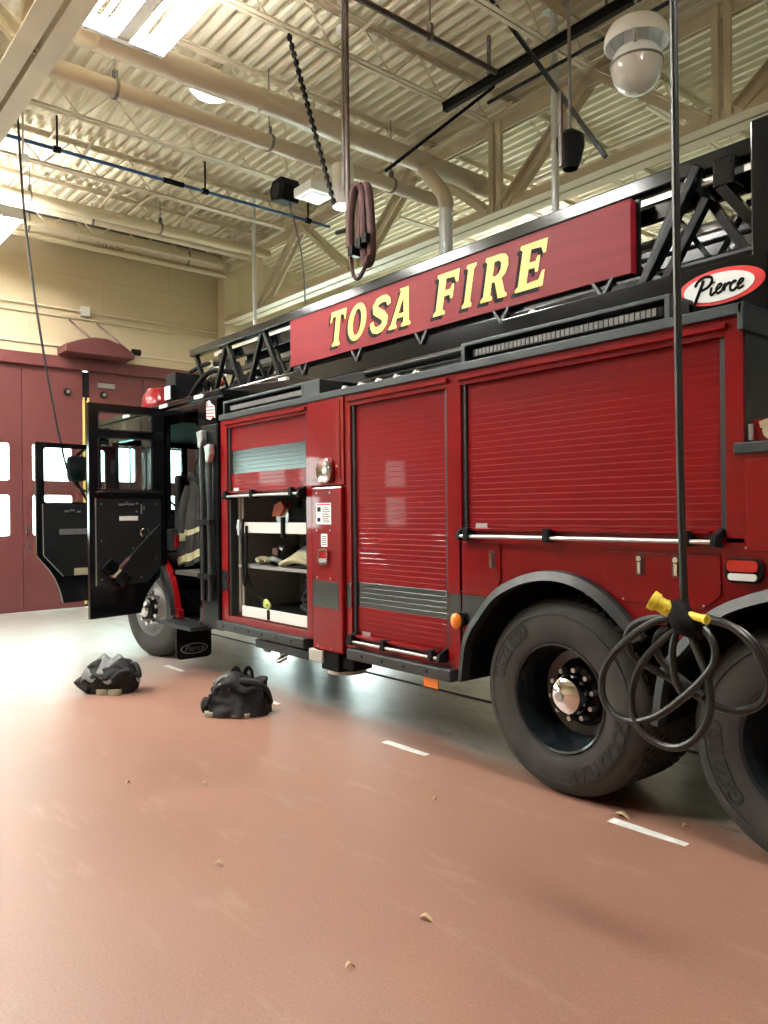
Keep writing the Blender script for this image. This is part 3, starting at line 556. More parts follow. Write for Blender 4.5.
# dark reflective band on the lower panels
for m_ in (MB().box(-3.395, -3.29, YF - .002, YF, .865, 1.045), MB().prism([(-3.275, .865), (-3.18, .865), (-3.03, 1.045), (-3.275, 1.045)], XZ, YF - .002, YF - .0001), MB().box(-4.445, -4.39, YF - .002, YF, .865, 1.045), MB().box(-6.33, -6.22, YF - .002, YF, .86, 1.04)): part(m_, 'reflective_band', 'stripe', smooth=0)
# tread plate ledge on top and rub rails
part(MB().box(-6.33, -1.55, YF - .02, YF + .5, 2.40, 2.452).box(-1.575, -1.545, YF - .02, YB, 2.33, 2.452).box(-1.6, .95, YF - .015, YF + .1, 1.79, 1.84), 'top_ledge', 'ledge', smooth=0, bevel=.006)
part(MB().box(-6.33, -4.93, YF - .06, YF + .05, .505, .585).box(-4.38, -3.33, YF - .06, YF + .05, .505, .585), 'rub_rail', 'rail', smooth=0, bevel=.012)
for x in [-6.2 + .22 * k for k in range(6)] + [-4.2 + .22 * k for k in range(4)]: part(MB().cyl((x, YF - .064, .545), (x, YF - .058, .545), .012, n=8), 'rail_bolt', 'matte')
# drip mouldings above each shutter
for x0, x1 in ((-6.23, -4.94), (-4.40, -3.385), (-3.29, -1.63)): part(MB().prism([(YF, 2.378), (YF - .02, 2.372), (YF - .02, 2.352), (YF, 2.345)], YZ, x0, x1), 'drip_rail', 'red', smooth=0)
# --- roller shutters
def shutter(x0, x1, z0, z1, band, barz, label=None):
    n = int((z1 - z0) / .0345); h = (z1 - z0) / n; m = MB(); y = YF + .035
    for k in range(n):
        a = z0 + k * h; zc = a + h / 2; mi = 1 if band and band[0] < zc < band[1] else 0
        m.sheet([(y - .0026, a), (y - .0042, a + .0006), (y - .0042, a + h - .0032), (y - .0026, a + h)], YZ, x0 + .03, x1 - .03, mi)
    s = part(m, 'roller_shutter', ['shutred', 'stripe'], smooth=0, label=label)
    for xa in (x0, x1 - .03): MB().box(xa, xa + .03, y - .02, y + .05, z0 - .02 if z0 < 1.6 else .64, z1 + .01).build('side_track', 'rail', s, smooth=0)
    MB().box(x0 + .05, x1 - .05, y - .05, y + .01, z0 - .015, z0 + .005).prism([(YF - .01, z0 + .02), (YF - .045, z0 + .015), (YF - .045, z0 + .005), (YF + .03, z0 - .004)], YZ, x0 + .06, x1 - .06).build('bottom_lip', 'red', s, smooth=0)
    MB().cyl((x0 + .03, YF - .055, barz), (x1 - .03, YF - .055, barz), .011, n=12).build('lift_bar', 'alu', s)
    for f in (.06, .42, .9): 
        xx = x0 + (x1 - x0) * f; MB().box(xx - .022, xx + .022, YF - .075, YF + .01, barz - .022, barz + .05).build('latch_block', 'matte', s, smooth=0, bevel=.006)
    for xx in (x0 + .03, x1 - .03): MB().prism([(YF + .02, barz - .03), (YF - .075, barz - .02), (YF - .06, barz + .03), (YF + .02, barz + .06)], YZ, xx - .012, xx + .012).build('end_bracket', 'matte', s, smooth=0)
    MB().box(x0 + .12, x0 + .21, YF - .001, YF + .0005 + .001, z0 + .02, z0 + .045).build('maker_plate', 'alu', s, smooth=0)
    return s
shutter(-6.215, -4.95, 1.735, 2.325, (1.90, 2.125), 1.705, 'half-open roller shutter with its reflective band rolled up')
shutter(-4.385, -3.40, .665, 2.32, (.868, 1.045), .638, 'tall closed roller shutter with dark band near its foot')
shutter(-3.28, -1.64, 1.435, 2.32, None, 1.403, 'wide closed roller shutter above the rear wheels')
# --- open compartment
cx0, cx1 = -6.215, -4.95
cp = part(MB().box(cx0 - .02, cx0, YF + .05, 4.15, .6, 2.3).box(cx1, cx1 + .02, YF + .05, 4.15, .6, 2.3).box(cx0, cx1, 4.13, 4.16, .6, 2.3).box(cx0, cx1, YF + .05, 4.15, .60, .635), 'compartment', 'shelf', smooth=0)
MB().box(cx0 + .13, cx1 - .005, YF + .06, 4.05, 1.40, 1.41).box(cx0 + .13, cx1 - .005, YF + .045, YF + .06, 1.385, 1.475).box(cx0 + .13, cx0 + .15, YF + .06, 4.05, 1.385, 1.475).build('slide_tray', 'white', cp, smooth=0)
MB().box(cx0 + .1, cx1 - .005, YF + .05, 4.1, 1.075, 1.10).build('shelf', 'shelf', cp, smooth=0)
MB().box(cx0 + .16, cx1 - .01, YF + .05, YF + .065, .645, .735).box(cx0 + .16, cx1 - .01, YF + .065, 4.08, .70, .71).build('slide_tray', 'white', cp, smooth=0)
fm = MB()
for k in range(12): fm.box(cx0 + .18 + k * .085, cx0 + .25 + k * .085, YF + .08, 4.05, .71, .722)
fm.box(-5.62, -5.59, YF + .04, YF + .05, .65, .735); fm.build('floor_slats', 'matte', cp, smooth=0)
for x in (cx0 + .05, cx0 + .105): MB().cyl((x, YF + .1, .66), (x, YF + .1, 1.72), .014, n=8).build('shelf_track', 'alu', cp)
MB().box(cx0 + .12, cx0 + .16, YF + .03, YF + .07, 1.36, 1.50).cyl((cx0 + .15, YF + .035, 1.43), (cx0 + .15, YF + .02, 1.43), .03).build('tray_latch', 'alu', cp)
MB().box(-5.36, -5.33, YF + .02, YF + .05, 1.35, 1.52).build('tray_handle', 'matte', cp, smooth=0)
# step under the compartment, hangers
st = part(MB().box(-5.72, -4.86, YF - .02, YF + .35, .415, .485), 'pull_out_step', 'rail', smooth=0, bevel=.008)
MB().box(-4.90, -4.72, YF - .03, YF + .1, .42, .515).build('step_end', 'wood', st, smooth=0, bevel=.01)
for x in (-6.02, -5.74): part(MB().prism([(x - .075, .60), (x + .075, .60), (x + .055, .30), (x - .035, .30)], XZ, 3.62, 3.65), 'hanger_plate', 'wood', smooth=0)
part(MB().tube([(-5.35, YF + .05, .39), (-5.33, YF - .04, .36), (-5.28, YF - .05, .36), (-5.25, YF + .0, .39)], .014), 'step_latch', 'alu')
# --- outrigger column
part(MB().box(-4.875, -4.45, YF - .012, YF + .1, 1.755, 2.40).box(-4.835, -4.49, YF - .018, YF - .012, 1.80, 2.375), 'upper_panel', 'red', smooth=0, bevel=.004)
sl = part(MB().prism(rrect(-4.745, -4.565, 1.765, 1.96, .05), XZ, YF - .03, YF - .018), 'scene_light_bracket', 'red', smooth=0, bevel=.008)
MB().lathe([(.07, 0), (.09, .004), (.094, .02), (.085, .03), (.078, .02), (.05, .006), (0, .0)], (-4.648, YF - .03, 1.863), (0, -1, 0), 26).build('scene_light_rim', 'chrome', sl)
MB().lathe([(0, .018), (.025, .017), (.03, .006)], (-4.648, YF - .03, 1.863), (0, -1, 0), 26).build('scene_light_lens', 'lens', sl)
oc = part(MB().box(-4.84, -4.46, YF - .03, YF + .1, .52, 1.745), 'outrigger_cover', 'red', smooth=0, bevel=.012)
fy = YF - .0312
MB().box(-4.832, -4.505, fy - .0006, fy, .845, 1.045).build('reflective_band', 'stripe', oc, smooth=0)
lb = MB().box(-4.775, -4.585, fy - .001, fy, 1.465, 1.625); lb.box(-4.765, -4.595, fy - .0016, fy - .001, 1.608, 1.618, 2)
for k in range(9): lb.box(-4.695, -4.600 - .01 * (k % 3), fy - .0016, fy - .001, 1.482 + k * .013, 1.487 + k * .013, 1)
lb.box(-4.760, -4.715, fy - .0016, fy - .001, 1.56, 1.595, 1).box(-4.760, -4.720, fy - .0016, fy - .001, 1.485, 1.515, 1)
lb.build('warning_label', ['decalwhite', 'ink', 'decalred'], oc, smooth=0)
lb = MB().box(-4.715, -4.635, fy - .001, fy, 1.30, 1.395)
for k in range(5): lb.box(-4.705, -4.645, fy - .0016, fy - .001, 1.312 + k * .015, 1.318 + k * .015, 1)
lb.build('small_label', ['decalwhite', 'ink'], oc, smooth=0)
h = MB().plate(rrect(-4.740, -4.615, 1.165, 1.285, .03), [rrect(-4.725, -4.630, 1.18, 1.27, .02)], XZ, fy - .018, fy).build('handle_frame', 'chrome', oc)
MB().box(-4.725, -4.630, fy - .012, fy, 1.215, 1.268).build('paddle', 'redlens', h, smooth=0); MB().box(-4.725, -4.630, fy - .014, fy, 1.182, 1.21).build('paddle_lip', 'alu', h, smooth=0)
rv = MB()
for x in (-4.770, -4.600):
    for z in (1.70, 1.42, 1.065, .55): rv.cyl((x, fy - .003, z), (x, fy, z), .007, n=8)
rv.build('rivets', 'alu', oc)
of = part(MB().box(-4.76, -4.54, YF - .01, YF + .2, .375, .53).box(-4.54, -4.40, YF + .02, YF + .2, .40, .50), 'outrigger_foot', 'matte', smooth=0, bevel=.01)
MB().cyl((-4.64, 3.5, .35), (-4.64, 3.5, .375), .15, n=28).build('foot_pad', 'wood', of)
# --- small doors, latches and lamps on the side
def hatch(pts, latches):
    s = part(MB().prism(pts, XZ, YF - .008, YF - .0005), 'hatch_door', 'red', smooth=0, bevel=.003)
    for x, z in latches:
        k = MB().plate(rrect(x - .022, x + .022, z - .055, z + .05, .01), [], XZ, YF - .012, YF - .008).build('latch_plate', 'maroon2', s, smooth=0)
        MB().box(x - .008, x + .008, YF - .022, YF - .012, z - .045, z + .01).cyl((x, YF - .024, z + .028), (x, YF - .012, z + .028), .013, n=12).build('latch', 'chrome', k)
    rv = MB()
    for x in [p[0] for p in pts[:2]]: rv.cyl((x, YF - .012, pts[0][1] + .015), (x, YF - .008, pts[0][1] + .015), .005, n=6)
    rv.build('screws', 'alu', s)
hatch([(-2.16, 1.095), (-1.745, 1.095), (-1.665, 1.16), (-1.665, 1.345), (-2.27, 1.345), (-2.27, 1.15)], [(-2.065, 1.285), (-1.875, 1.285)])
hatch([(-3.27, 1.05), (-3.02, 1.05), (-2.965, 1.15), (-2.965, 1.365), (-3.27, 1.365)], [(-3.025, 1.27)])
hatch([(-1.55, 1.365), (-.6, 1.365), (-.6, 1.765), (-1.55, 1.765)], [])
tl = part(MB().prism(rrect(-1.64, -1.475, 1.225, 1.335, .04), XZ, YF - .028, YF), 'marker_lamp', 'matte', bevel=.006)
MB().prism(rrect(-1.625, -1.49, 1.275, 1.325, .02), XZ, YF - .036, YF - .026).build('red_lens', 'redlens', tl)
MB().prism(rrect(-1.62, -1.495, 1.237, 1.268, .014), XZ, YF - .036, YF - .026).build('clear_lens', 'lens', tl)
am = part(MB().cyl((-3.285, YF, .895), (-3.285, YF - .03, .895), .045, n=20), 'turn_lamp', 'satin')
MB().ball((-3.30, YF - .035, .885), (.042, .03, .05), 16).build('amber_lens', 'amber', am)
part(MB().box(-3.60, -3.47, YF - .03, YF - .02, .44, .505), 'amber_reflector', 'amber', smooth=0)
# --- strip scene lights on the ledge
def strip(x0, x1, label):
    s = part(MB().box(x0, x1, YF - .0, YF + .22, 2.548, 2.57).box(x0, x0 + .03, YF, YF + .22, 2.452, 2.55).box(x1 - .03, x1, YF, YF + .22, 2.452, 2.55).box(x0, x1, YF + .17, YF + .22, 2.452, 2.55), 'strip_light', 'ledge', smooth=0, bevel=.004, label=label)
    b = MB().box(x0 + .06, x1 - .05, YF + .035, YF + .12, 2.475, 2.53).build('lamp_bar', 'satin', s, smooth=0, bevel=.008)
    l = MB(); n = int((x1 - x0 - .16) / .03)
    for k in range(n): l.box(x0 + .09 + k * .03, x0 + .113 + k * .03, YF + .028, YF + .036, 2.485, 2.522)
    l.build('led_row', 'led', b, smooth=0)
strip(-3.27, -1.9, 'long LED strip light above the wide rear shutter'); strip(-6.28, -4.98, 'LED strip light above the open compartment')
part(MB().box(-4.98, -4.76, YF - .0, YF + .22, 2.452, 2.57), 'light_end_box', 'ledge', smooth=0, bevel=.006)
for k in range(5):
    x = -4.6 + k * .2; part(MB().lathe([(.0, 0), (.03, 0), (.03, .03), (.018, .05), (0, .055)], (x, YF + .12, 2.452), (0, 0, 1), 12).cyl((x, YF + .12, 2.475), (x + .05, YF + .12, 2.475), .02), 'deck_fitting', 'alu')
# --- chassis
ch = MB()
for y in (4.22, 4.92): ch.box(-9.5, .9, y - .045, y + .045, .72, 1.0)
ch.box(-6.3, -3.35, 4.3, 4.85, .62, .95); part(ch, 'chassis_frame', 'matte', smooth=0)
for x in (-8.03, -2.60, -1.31): part(MB().cyl((x, 3.75, .53), (x, 5.5, .53), .075).ball((x, 4.6, .53), (.2, .2, .2)), 'axle', 'matte')
part(MB().cyl((-5.6, 4.55, .62), (-4.4, 4.55, .62), .16), 'tank', 'matte')
# --- wheels
def make_tyre(c, w, m='rubber'):   # c: centre of the outer side wall plane; w: width inwards
    R = .53; x, y, z = c
    pr = [(.292, .035), (.30, .005), (.34, -.012), (.42, -.016), (.475, -.006), (.505, .012), (.524, .035), (R, .06), (R, w - .06), (.515, w - .03), (.47, w), (.34, w + .01), (.29, w - .03)]
    t = MB().lathe(pr, (x, y, z), (0, 1, 0), 72)
    for yy in (.075, .12, .165, .21):
        for k in range(60):
            a = 2 * PI * (k + (.5 if yy in (.12, .21) else 0)) / 60; a2 = a + .075
            p = [(x + R * math.cos(q), y + yy + o, z + R * math.sin(q)) for q in (a, a2) for o in (-.017, .017)]
            p2 = [(x + (R + .006) * math.cos(q), y + yy + o, z + (R + .006) * math.sin(q)) for q in (a + .012, a2 - .012) for o in (-.015, .015)]
            t.add(p + p2, [(4, 6, 7, 5), (0, 4, 5, 1), (2, 3, 7, 6), (0, 2, 6, 4), (1, 5, 7, 3)])
    return t
def arc_text(s, c, rad, mid, size, width=None, flip=False):
    x, y, z = c; mb = MB()
    def fn(u, v, w):
        r = rad + v; g = mid - u / rad
        return (x + r * math.cos(g), y - .0175 + (.0 if abs(r - .4) < .05 else .003) + w * .5, z + r * math.sin(g))
    return mb.text(s, size, fn, extrude=.003, width=width, fat=.004)
def hub_bolts(c, r, n, br, l, y0):
    out = []
    for k in range(n):
        a = 2 * PI * k / n + .2; p = (c[0] + r * math.cos(a), c[1] + y0, c[2] + r * math.sin(a)); out.append(MB().cyl(p, (p[0], p[1] - l, p[2]), br, br * .8, n=8))
    return out
def rear_wheel(x, rot):
    c = (x, 3.395, .53); w = part(make_tyre(c, .27), 'rear_wheel', 'rubber', origin=c, smooth=30)
    MB().lathe([(.296, .035), (.305, .004), (.296, -.006), (.285, .0), (.278, .05), (.258, .10), (.252, .17), (.24, .22), (.18, .24), (.0, .24)], c, (0, 1, 0), 56).build('rim', 'rimdark', w, origin=c, smooth=40)
    MB().lathe([(.20, .24), (.165, .23), (.155, .17), (.12, .15), (.11, .12), (.0, .12)], c, (0, 1, 0), 40).build('hub', 'satin', w, origin=c)
    for o in hub_bolts(c, .137, 10, .017, .05, .165): o.build('lug_nut', 'alu', w, origin=c)
    hc = MB().lathe([(.11, .12), (.112, .095), (.098, .06), (.06, .037), (.0, .032)], c, (0, 1, 0), 36).build('hub_cap', 'chrome', w, origin=c)
    MB().lathe([(.0, .02), (.024, .02), (.028, .035), (.04, .037), (.04, .045)], (c[0] - .012, c[1], c[2]), (0, 1, 0), 14).build('oil_plug', 'alu', hc, origin=c)
    for s, mid in (('G622 RSD', 2.55 + rot), ('GOODYEAR', -.72 + rot)): arc_text(s, c, .405, mid, .098, .38 if 'G6' in s else .56).build('tyre_lettering', 'rubtxt', w, origin=c, smooth=0)
    MB().lathe([(.452, -.0135), (.4545, -.0165), (.457, -.0125)], c, (0, 1, 0), 72).build('side_wall_rib', 'rubber', w, origin=c)
    ci = (x, 3.72, .53); w2 = part(make_tyre(ci, .27), 'inner_wheel', 'rubber', origin=ci, smooth=30)
    MB().lathe([(.295, .03), (.28, .1), (.0, .1)], ci, (0, 1, 0), 32).build('rim', 'matte', w2, origin=ci)
rear_wheel(-2.60, 0); rear_wheel(-1.31, .9)
for x in (-2.60, -1.31):
    ci = (x, 5.5, .53); part(make_tyre(ci, .27), 'inner_wheel', 'rubber', origin=ci, smooth=30)
c = (-8.08, 3.42, .53); w = part(make_tyre(c, .30), 'front_wheel', 'rubber', origin=c, smooth=30)
MB().lathe([(.296, .035), (.305, .002), (.29, -.004), (.275, .02), (.262, .055), (.24, .06), (.19, .03), (.15, .01), (.12, .02), (0, .02)], c, (0, 1, 0), 48).build('rim', 'rimgrey', w, origin=c)
for o in hub_bolts(c, .165, 10, .028, .075, .03): o.build('lug_nut', 'chrome', w, origin=c)
MB().lathe([(.12, .02), (.115, -.06), (.09, -.085), (0, -.09)], c, (0, 1, 0), 28).build('hub', 'satin', w, origin=c)
MB().lathe([(.09, -.085), (.07, -.11), (0, -.12)], c, (0, 1, 0), 24).build('hub_cap', 'chrome', w, origin=c); w.rotation_euler.z = math.radians(9)
ci = (-8.03, 5.5, .53); part(make_tyre(ci, .30), 'front_wheel', 'rubber', origin=ci, smooth=30)
# ------------------------------------------------------------------ cab
cab = MB()
cab.box(-9.75, -6.33, YF + .03, YB, 2.60, 2.70)                                   # roof
cab.box(-6.78, -6.33, YF, YF + .08, .48, 2.62).box(-6.40, -6.33, YF, YB, .6, 2.62)    # rear corner, back wall
cab.box(-8.15, -7.56, YF, YF + .08, 1.15, 2.62).box(-9.12, -9.0, YF, YF + .08, .6, 2.62).box(-9.0, -8.15, YF, YF + .08, 2.4, 2.62)
cab.box(-7.56, -6.78, YF, YF + .08, 2.56, 2.62)
cab.box(-9.7, -8.6, YF + .1, YB - .1, .9, .98).box(-7.45, -6.4, 3.75, YB, .9, .98).box(-8.6, -7.45, 3.75, YB, .9, 1.35)   # floor and engine cover
cab.box(-9.75, -6.33, YB - .06, YB, .6, 1.55).box(-9.75, -6.33, YB - .06, YB, 2.42, 2.62)
for x0, x1 in ((-9.75, -9.6), (-8.7, -8.5), (-7.75, -7.5), (-6.65, -6.33)): cab.box(x0, x1, YB - .06, YB, 1.55, 2.42)
cab.box(-9.78, -9.7, YF, YB, .55, 1.62).box(-9.75, -9.7, YF, YB, 2.44, 2.62)
for y0, y1 in ((YF, YF + .12), (4.57, 4.65), (YB - .12, YB)): cab.box(-9.76, -9.70, y0, y1, 1.6, 2.46)
cab.box(-7.5, -6.75, YF + .1, 3.78, .44, .50).box(-7.5, -7.45, YF + .04, 3.8, .46, .95)
cb = part(cab, 'cab', 'black', smooth=0, bevel=.008)
MB().box(-9.735, -9.725, YF + .12, 4.57, 1.62, 2.44).box(-9.735, -9.725, 4.65, YB - .12, 1.62, 2.44).build('windscreen', 'tint', cb, smooth=0)
MB().box(-8.52, -7.75, YB - .035, YB - .025, 1.55, 2.42).box(-7.5, -6.65, YB - .035, YB - .025, 1.55, 2.42).box(-9.6, -8.7, YB - .035, YB - .025, 1.55, 2.42).build('far_window', 'tint', cb, smooth=0)
MB().box(-9.70, -9.3, YF + .1, YB - .1, 1.0, 1.55).box(-9.1, -9.02, 3.7, 4.3, 1.48, 1.52).build('dashboard', 'dark', cb, smooth=0, bevel=.03)
sw = MB(); sw.lathe([(.2, -.015), (.225, 0), (.2, .015), (.2, -.015)], (-9.1, 4.0, 1.62), (.75, 0, .66), 24).cyl((-9.1, 4.0, 1.62), (-9.4, 4.0, 1.35), .03); sw.build('steering_wheel', 'dark', cb)
for x, y, f in ((-8.35, 4.0, 1), (-8.35, 5.3, 1), (-7.25, 4.05, -1), (-7.3, 4.9, -1), (-6.62, 4.5, 1)):
    s = MB().box(x - .22, x + .22, y - .24, y + .24, 1.18, 1.34).box(x + f * .14 - .06, x + f * .14 + .06, y - .22, y + .22, 1.3, 2.0); s.build('seat', 'dark', cb, smooth=30, bevel=.04)
MB().prism(rrect(4.55, 5.0, 1.9, 2.28, .1), YZ, -7.35, -7.2).build('headrest', 'dark', cb)
MB().box(-7.3, -6.42, 3.6, 5.7, 2.46, 2.58).box(-9.6, -7.4, 3.5, 5.7, 2.5, 2.58).build('headliner', 'dark', cb, smooth=0)
MB().box(-7.0, -6.93, 3.52, 3.6, 2.36, 2.46).build('dome_switch', 'grey', cb, smooth=0)
MB().cyl((-6.83, YF + .12, 1.1), (-6.83, YF + .12, 2.35), .016).build('grab_pole', 'black', cb)
MB().box(-7.56, -7.46, YF + .02, YF + .1, 1.18, 1.40).build('hinge_block', 'rail', cb, smooth=0); MB().box(-7.46, -7.43, YF + .06, YF + .1, 1.22, 1.34).build('door_post_red', 'red', cb, smooth=0)
MB().tube([(-7.02, 3.72, 1.42), (-6.98, 3.68, 1.46), (-6.94, 3.74, 1.40), (-6.96, 3.7, 1.36)], .02).build('seat_buckle', 'alu', cb)
# roof edge with marker lights
MB().box(-9.78, -6.33, YF + .0, YF + .05, 2.645, 2.705).build('roof_gutter', 'black', cb, smooth=0, bevel=.01)
for x in (-8.55, -7.55, -6.75): MB().prism(rrect(x - .09, x + .09, 2.655, 2.69, .015), XZ, YF - .012, YF + .005).build('roof_marker', 'lens', cb)
# rear corner: tread panel, pike pole tubes, hooks, decals
rp = part(MB().box(-6.66, -6.345, YF - .03, YF, .49, 2.38), 'corner_panel', 'satin', smooth=0, bevel=.008)
for x in (-6.57, -6.43): MB().cyl((x, YF - .065, .75), (x, YF - .065, 2.2), .024, n=12).build('pole_tube', 'rail', rp)
for z in (1.45, .95): MB().box(-6.62, -6.38, YF - .10, YF - .03, z, z + .05).build('tube_clamp', 'matte', rp, smooth=0)
for x, z in ((-6.57, 2.24), (-6.42, 2.10)): MB().prism([(x - .065, z + .08), (x + .05, z + .09), (x + .06, z - .0), (x + .015, z - .08), (x - .03, z - .065), (x - .04, z + .02)], XZ, YF - .10, YF - .04).build('tube_cap', 'alu', rp, smooth=0, bevel=.012)
MB().box(-6.70, -6.665, YF - .012, YF + .0, .50, 1.05).build('red_strip', 'red', rp, smooth=0)
fl = MB()
fp = [(-6.60, 2.60), (-6.54, 2.615), (-6.49, 2.57), (-6.44, 2.555), (-6.43, 2.44), (-6.47, 2.455), (-6.52, 2.43), (-6.60, 2.45)]
fl.prism(fp, XZ, YF - .003, YF - .001)
for k in range(4): fl.prism([(-6.598, 2.46 + k * .03), (-6.44, 2.45 + k * .03), (-6.44, 2.463 + k * .03), (-6.598, 2.473 + k * .03)], XZ, YF - .0045, YF - .0028, 1)
fl.prism([(-6.598, 2.55), (-6.55, 2.55), (-6.55, 2.605), (-6.598, 2.598)], XZ, YF - .0045, YF - .0028, 2); fl.build('flag_decal', ['decalwhite', 'decalred', 'grey'], rp, smooth=0)
# sloping fairing behind the cab roof
part(MB().prism([(-6.33, 2.40), (-6.33, 2.75), (-6.2, 2.745), (-5.2, 2.665), (-5.0, 2.62), (-4.98, 2.452)], XZ, YF + .225, YF + .6), 'roof_fairing', 'black', smooth=0, bevel=.008)
# cab step, mud flap and front wheel arch
part(MB().box(-7.42, -6.70, YF - .14, YF + .3, .445, .49), 'cab_step', 'tread', smooth=0, bevel=.01)
MB_ = MB().box(-7.4, -6.74, YF + .04, 3.7, .94, .98); part(MB_, 'upper_step', 'alu', smooth=0)
mf = part(MB().prism(rrect(3.30, 3.68, .10, .44, .05), YZ, -7.19, -7.175), 'mud_flap', 'satin')
MB().plate(circ(3.49, .2, .15, .055, 32), [circ(3.49, .2, .135, .043, 32)], YZ, -7.175, -7.172).text('Pierce', .085, lambda u, v, w: (-7.172 + w, 3.49 + u, .2 + v), extrude=.001, shear=.3).build('flap_badge', 'grey', mf, smooth=0)
A = [(-8.03 + .70 * math.cos(t), .53 + .66 * math.sin(t)) for t in [PI * k / 24 for k in range(25)]]; I = [(-8.03 + .63 * math.cos(t), .53 + .6 * math.sin(t)) for t in [PI * k / 24 for k in range(25)]]
f = MB(); vs = []
for (ox, oz), (ix, iz) in zip(A, I): vs += [(ox, YF + .02, oz), (ox, YF - .05, oz), (ix, YF - .06, iz), (ix, YF + .02, iz)]
f.add(vs, [(q * 4 + s, q * 4 + (s + 1) % 4, q * 4 + 4 + (s + 1) % 4, q * 4 + 4 + s) for q in range(24) for s in range(4)]); part(f, 'wheel_flare', 'flare', smooth=50)
f = MB(); O2 = [(-8.03 + .718 * math.cos(t), .52 + .68 * math.sin(t)) for t in [PI * k / 24 for k in range(25)]]
f.prism(O2 + A[::-1], XZ, YF, YF + .06).prism([(-8.03 + .63, .53), (-7.25, .50), (-7.25, .58), (-8.03 + .7, .6)], XZ, YF, YF + .06); part(f, 'front_fender', 'red', smooth=0)
part(MB().sheet(I, XZ, YF, 4.2).prism(I, XZ, 4.2, 4.22), 'wheel_well', 'matte')
part(MB().box(-9.78, -8.75, YF + .05, YB - .05, .5, .95), 'front_bumper', 'red', smooth=0, bevel=.03)
# crew door, swung open square to the truck
XD = -7.585; dn = lambda u, v, w: (XD + w, u, v)
cut = [(3.10, .555), (3.13, .66), (3.18, .765), (3.25, .86), (3.33, .935), (3.385, .965)]
outer = [(2.59, .535)] + cut + [(3.385, 2.645), (2.59, 2.655)]
w1, w2 = rrect(2.675, 3.235, 2.385, 2.575, .03), rrect(2.675, 3.235, 1.79, 2.325, .03)
cd = part(MB().plate(outer, [w1, w2], dn, -.03, .025), 'crew_door', 'black', smooth=0, bevel=.008, label='open rear cab door with two windows and a trim panel')
MB().box(XD - .006, XD, 2.66, 3.25, 2.37, 2.59).box(XD - .006, XD, 2.66, 3.25, 1.775, 2.34).build('window_pane', 'glass', cd, smooth=0)
for r_, hh in ((w1, rrect(2.69, 3.22, 2.40, 2.56, .025)), (w2, rrect(2.69, 3.22, 1.805, 2.31, .025))): MB().plate(r_, [hh], dn, .02, .032).build('window_seal', 'matte', cd, smooth=0)
MB().plate([(2.655, .86), (3.16, .86), (3.315, 1.02), (3.315, 1.715), (2.655, 1.715)], [], dn, .025, .038).build('trim_panel', 'trimp', cd, smooth=0, bevel=.003)
MB().box(XD + .025, XD + .03, 2.645, 2.656, .86, 1.72).build('panel_edge', 'alu', cd, smooth=0)
MB().tube([(XD + .03, 2.67, 1.765), (XD + .06, 2.68, 1.775), (XD + .065, 3.0, 1.778), (XD + .06, 3.30, 1.78), (XD + .03, 3.315, 1.77)], .012, sub=4).build('grab_rail', 'satin', cd)
MB().plate(rrect(3.02, 3.2, 1.79, 2.26, .05), [rrect(3.033, 3.187, 1.803, 2.247, .04)], dn, -.05, -.035).build('vent_frame', 'rail', cd, smooth=0)
lm = MB()
for (y0, y1, z) in ((2.87, 2.92, 1.645), (2.93, 2.96, 1.65), (2.97, 3.03, 1.648), (3.05, 3.07, 1.655)): lm.box(XD + .038, XD + .05, y0, y1, z, z + .018)
for (y, z0, z1) in ((3.10, 1.56, 1.66), (3.125, 1.60, 1.64), (3.05, 1.575, 1.595)): lm.box(XD + .038, XD + .05, y, y + .012, z0, z1)
lm.build('latch_hardware', 'alu', cd, smooth=0)
MB().box(XD + .038, XD + .04, 2.88, 3.07, 1.495, 1.54).build('door_label', 'led2', cd, smooth=0)
MB().lathe([(.038, -.008), (.050, 0), (.038, .008), (.038, -.008)], (XD + .06, 3.13, 1.37), (1, 0, 0), 22).build('tool_ring', 'chrome', cd)
rv = MB()
for y, z in ((2.7, 1.66), (2.7, 1.3), (2.7, .92), (3.02, 1.22), (3.26, 1.1), (3.1, .92), (2.96, 1.68), (3.27, 1.66)): rv.cyl((XD + .038, y, z), (XD + .043, y, z), .006, n=8)
rv.build('screws', 'alu', cd)
# driver's door, further forward and also open
XD2 = -9.02; dn2 = lambda u, v, w: (XD2 + w, u, v)
cut = [(2.505, 1.115), (2.56, 1.04), (2.63, .955), (2.70, .84), (2.75, .71), (2.785, .56)]
dd = part(MB().plate([(2.50, 2.375)] + cut + [(3.36, .58), (3.36, 2.36)], [rrect(2.59, 3.28, 1.70, 2.315, .03)], dn2, -.03, .025), 'driver_door', 'black', smooth=0, bevel=.008, label='open front cab door with curved lower edge')
MB().box(XD2 - .006, XD2, 2.57, 3.30, 1.68, 2.33).build('window_pane', 'glass', dd, smooth=0)
MB().plate([(2.565, 1.685), (2.57, 1.11), (2.78, .868), (3.30, .86), (3.30, 1.685)], [], dn2, .025, .038).build('trim_panel', 'trimp', dd, smooth=0, bevel=.003)
MB().tube([(XD2 + .04, 2.565, 1.685), (XD2 + .04, 2.57, 1.11), (XD2 + .04, 2.78, .868)], .006, sub=1).build('panel_edge', 'alu', dd)
MB().box(XD2 + .04, XD2 + .055, 2.74, 3.2, 1.335, 1.40).build('door_pull', 'alu', dd, smooth=0)
MB().box(XD2 + .04, XD2 + .045, 2.9, 3.15, .87, .95).build('lower_band', 'khaki', dd, smooth=0)
lm = MB()
for y0, z in ((2.80, 1.59), (2.86, 1.60), (2.93, 1.585)): lm.box(XD2 + .04, XD2 + .06, y0, y0 + .045, z, z + .02)
lm.build('latch_hardware', 'alu', dd, smooth=0)
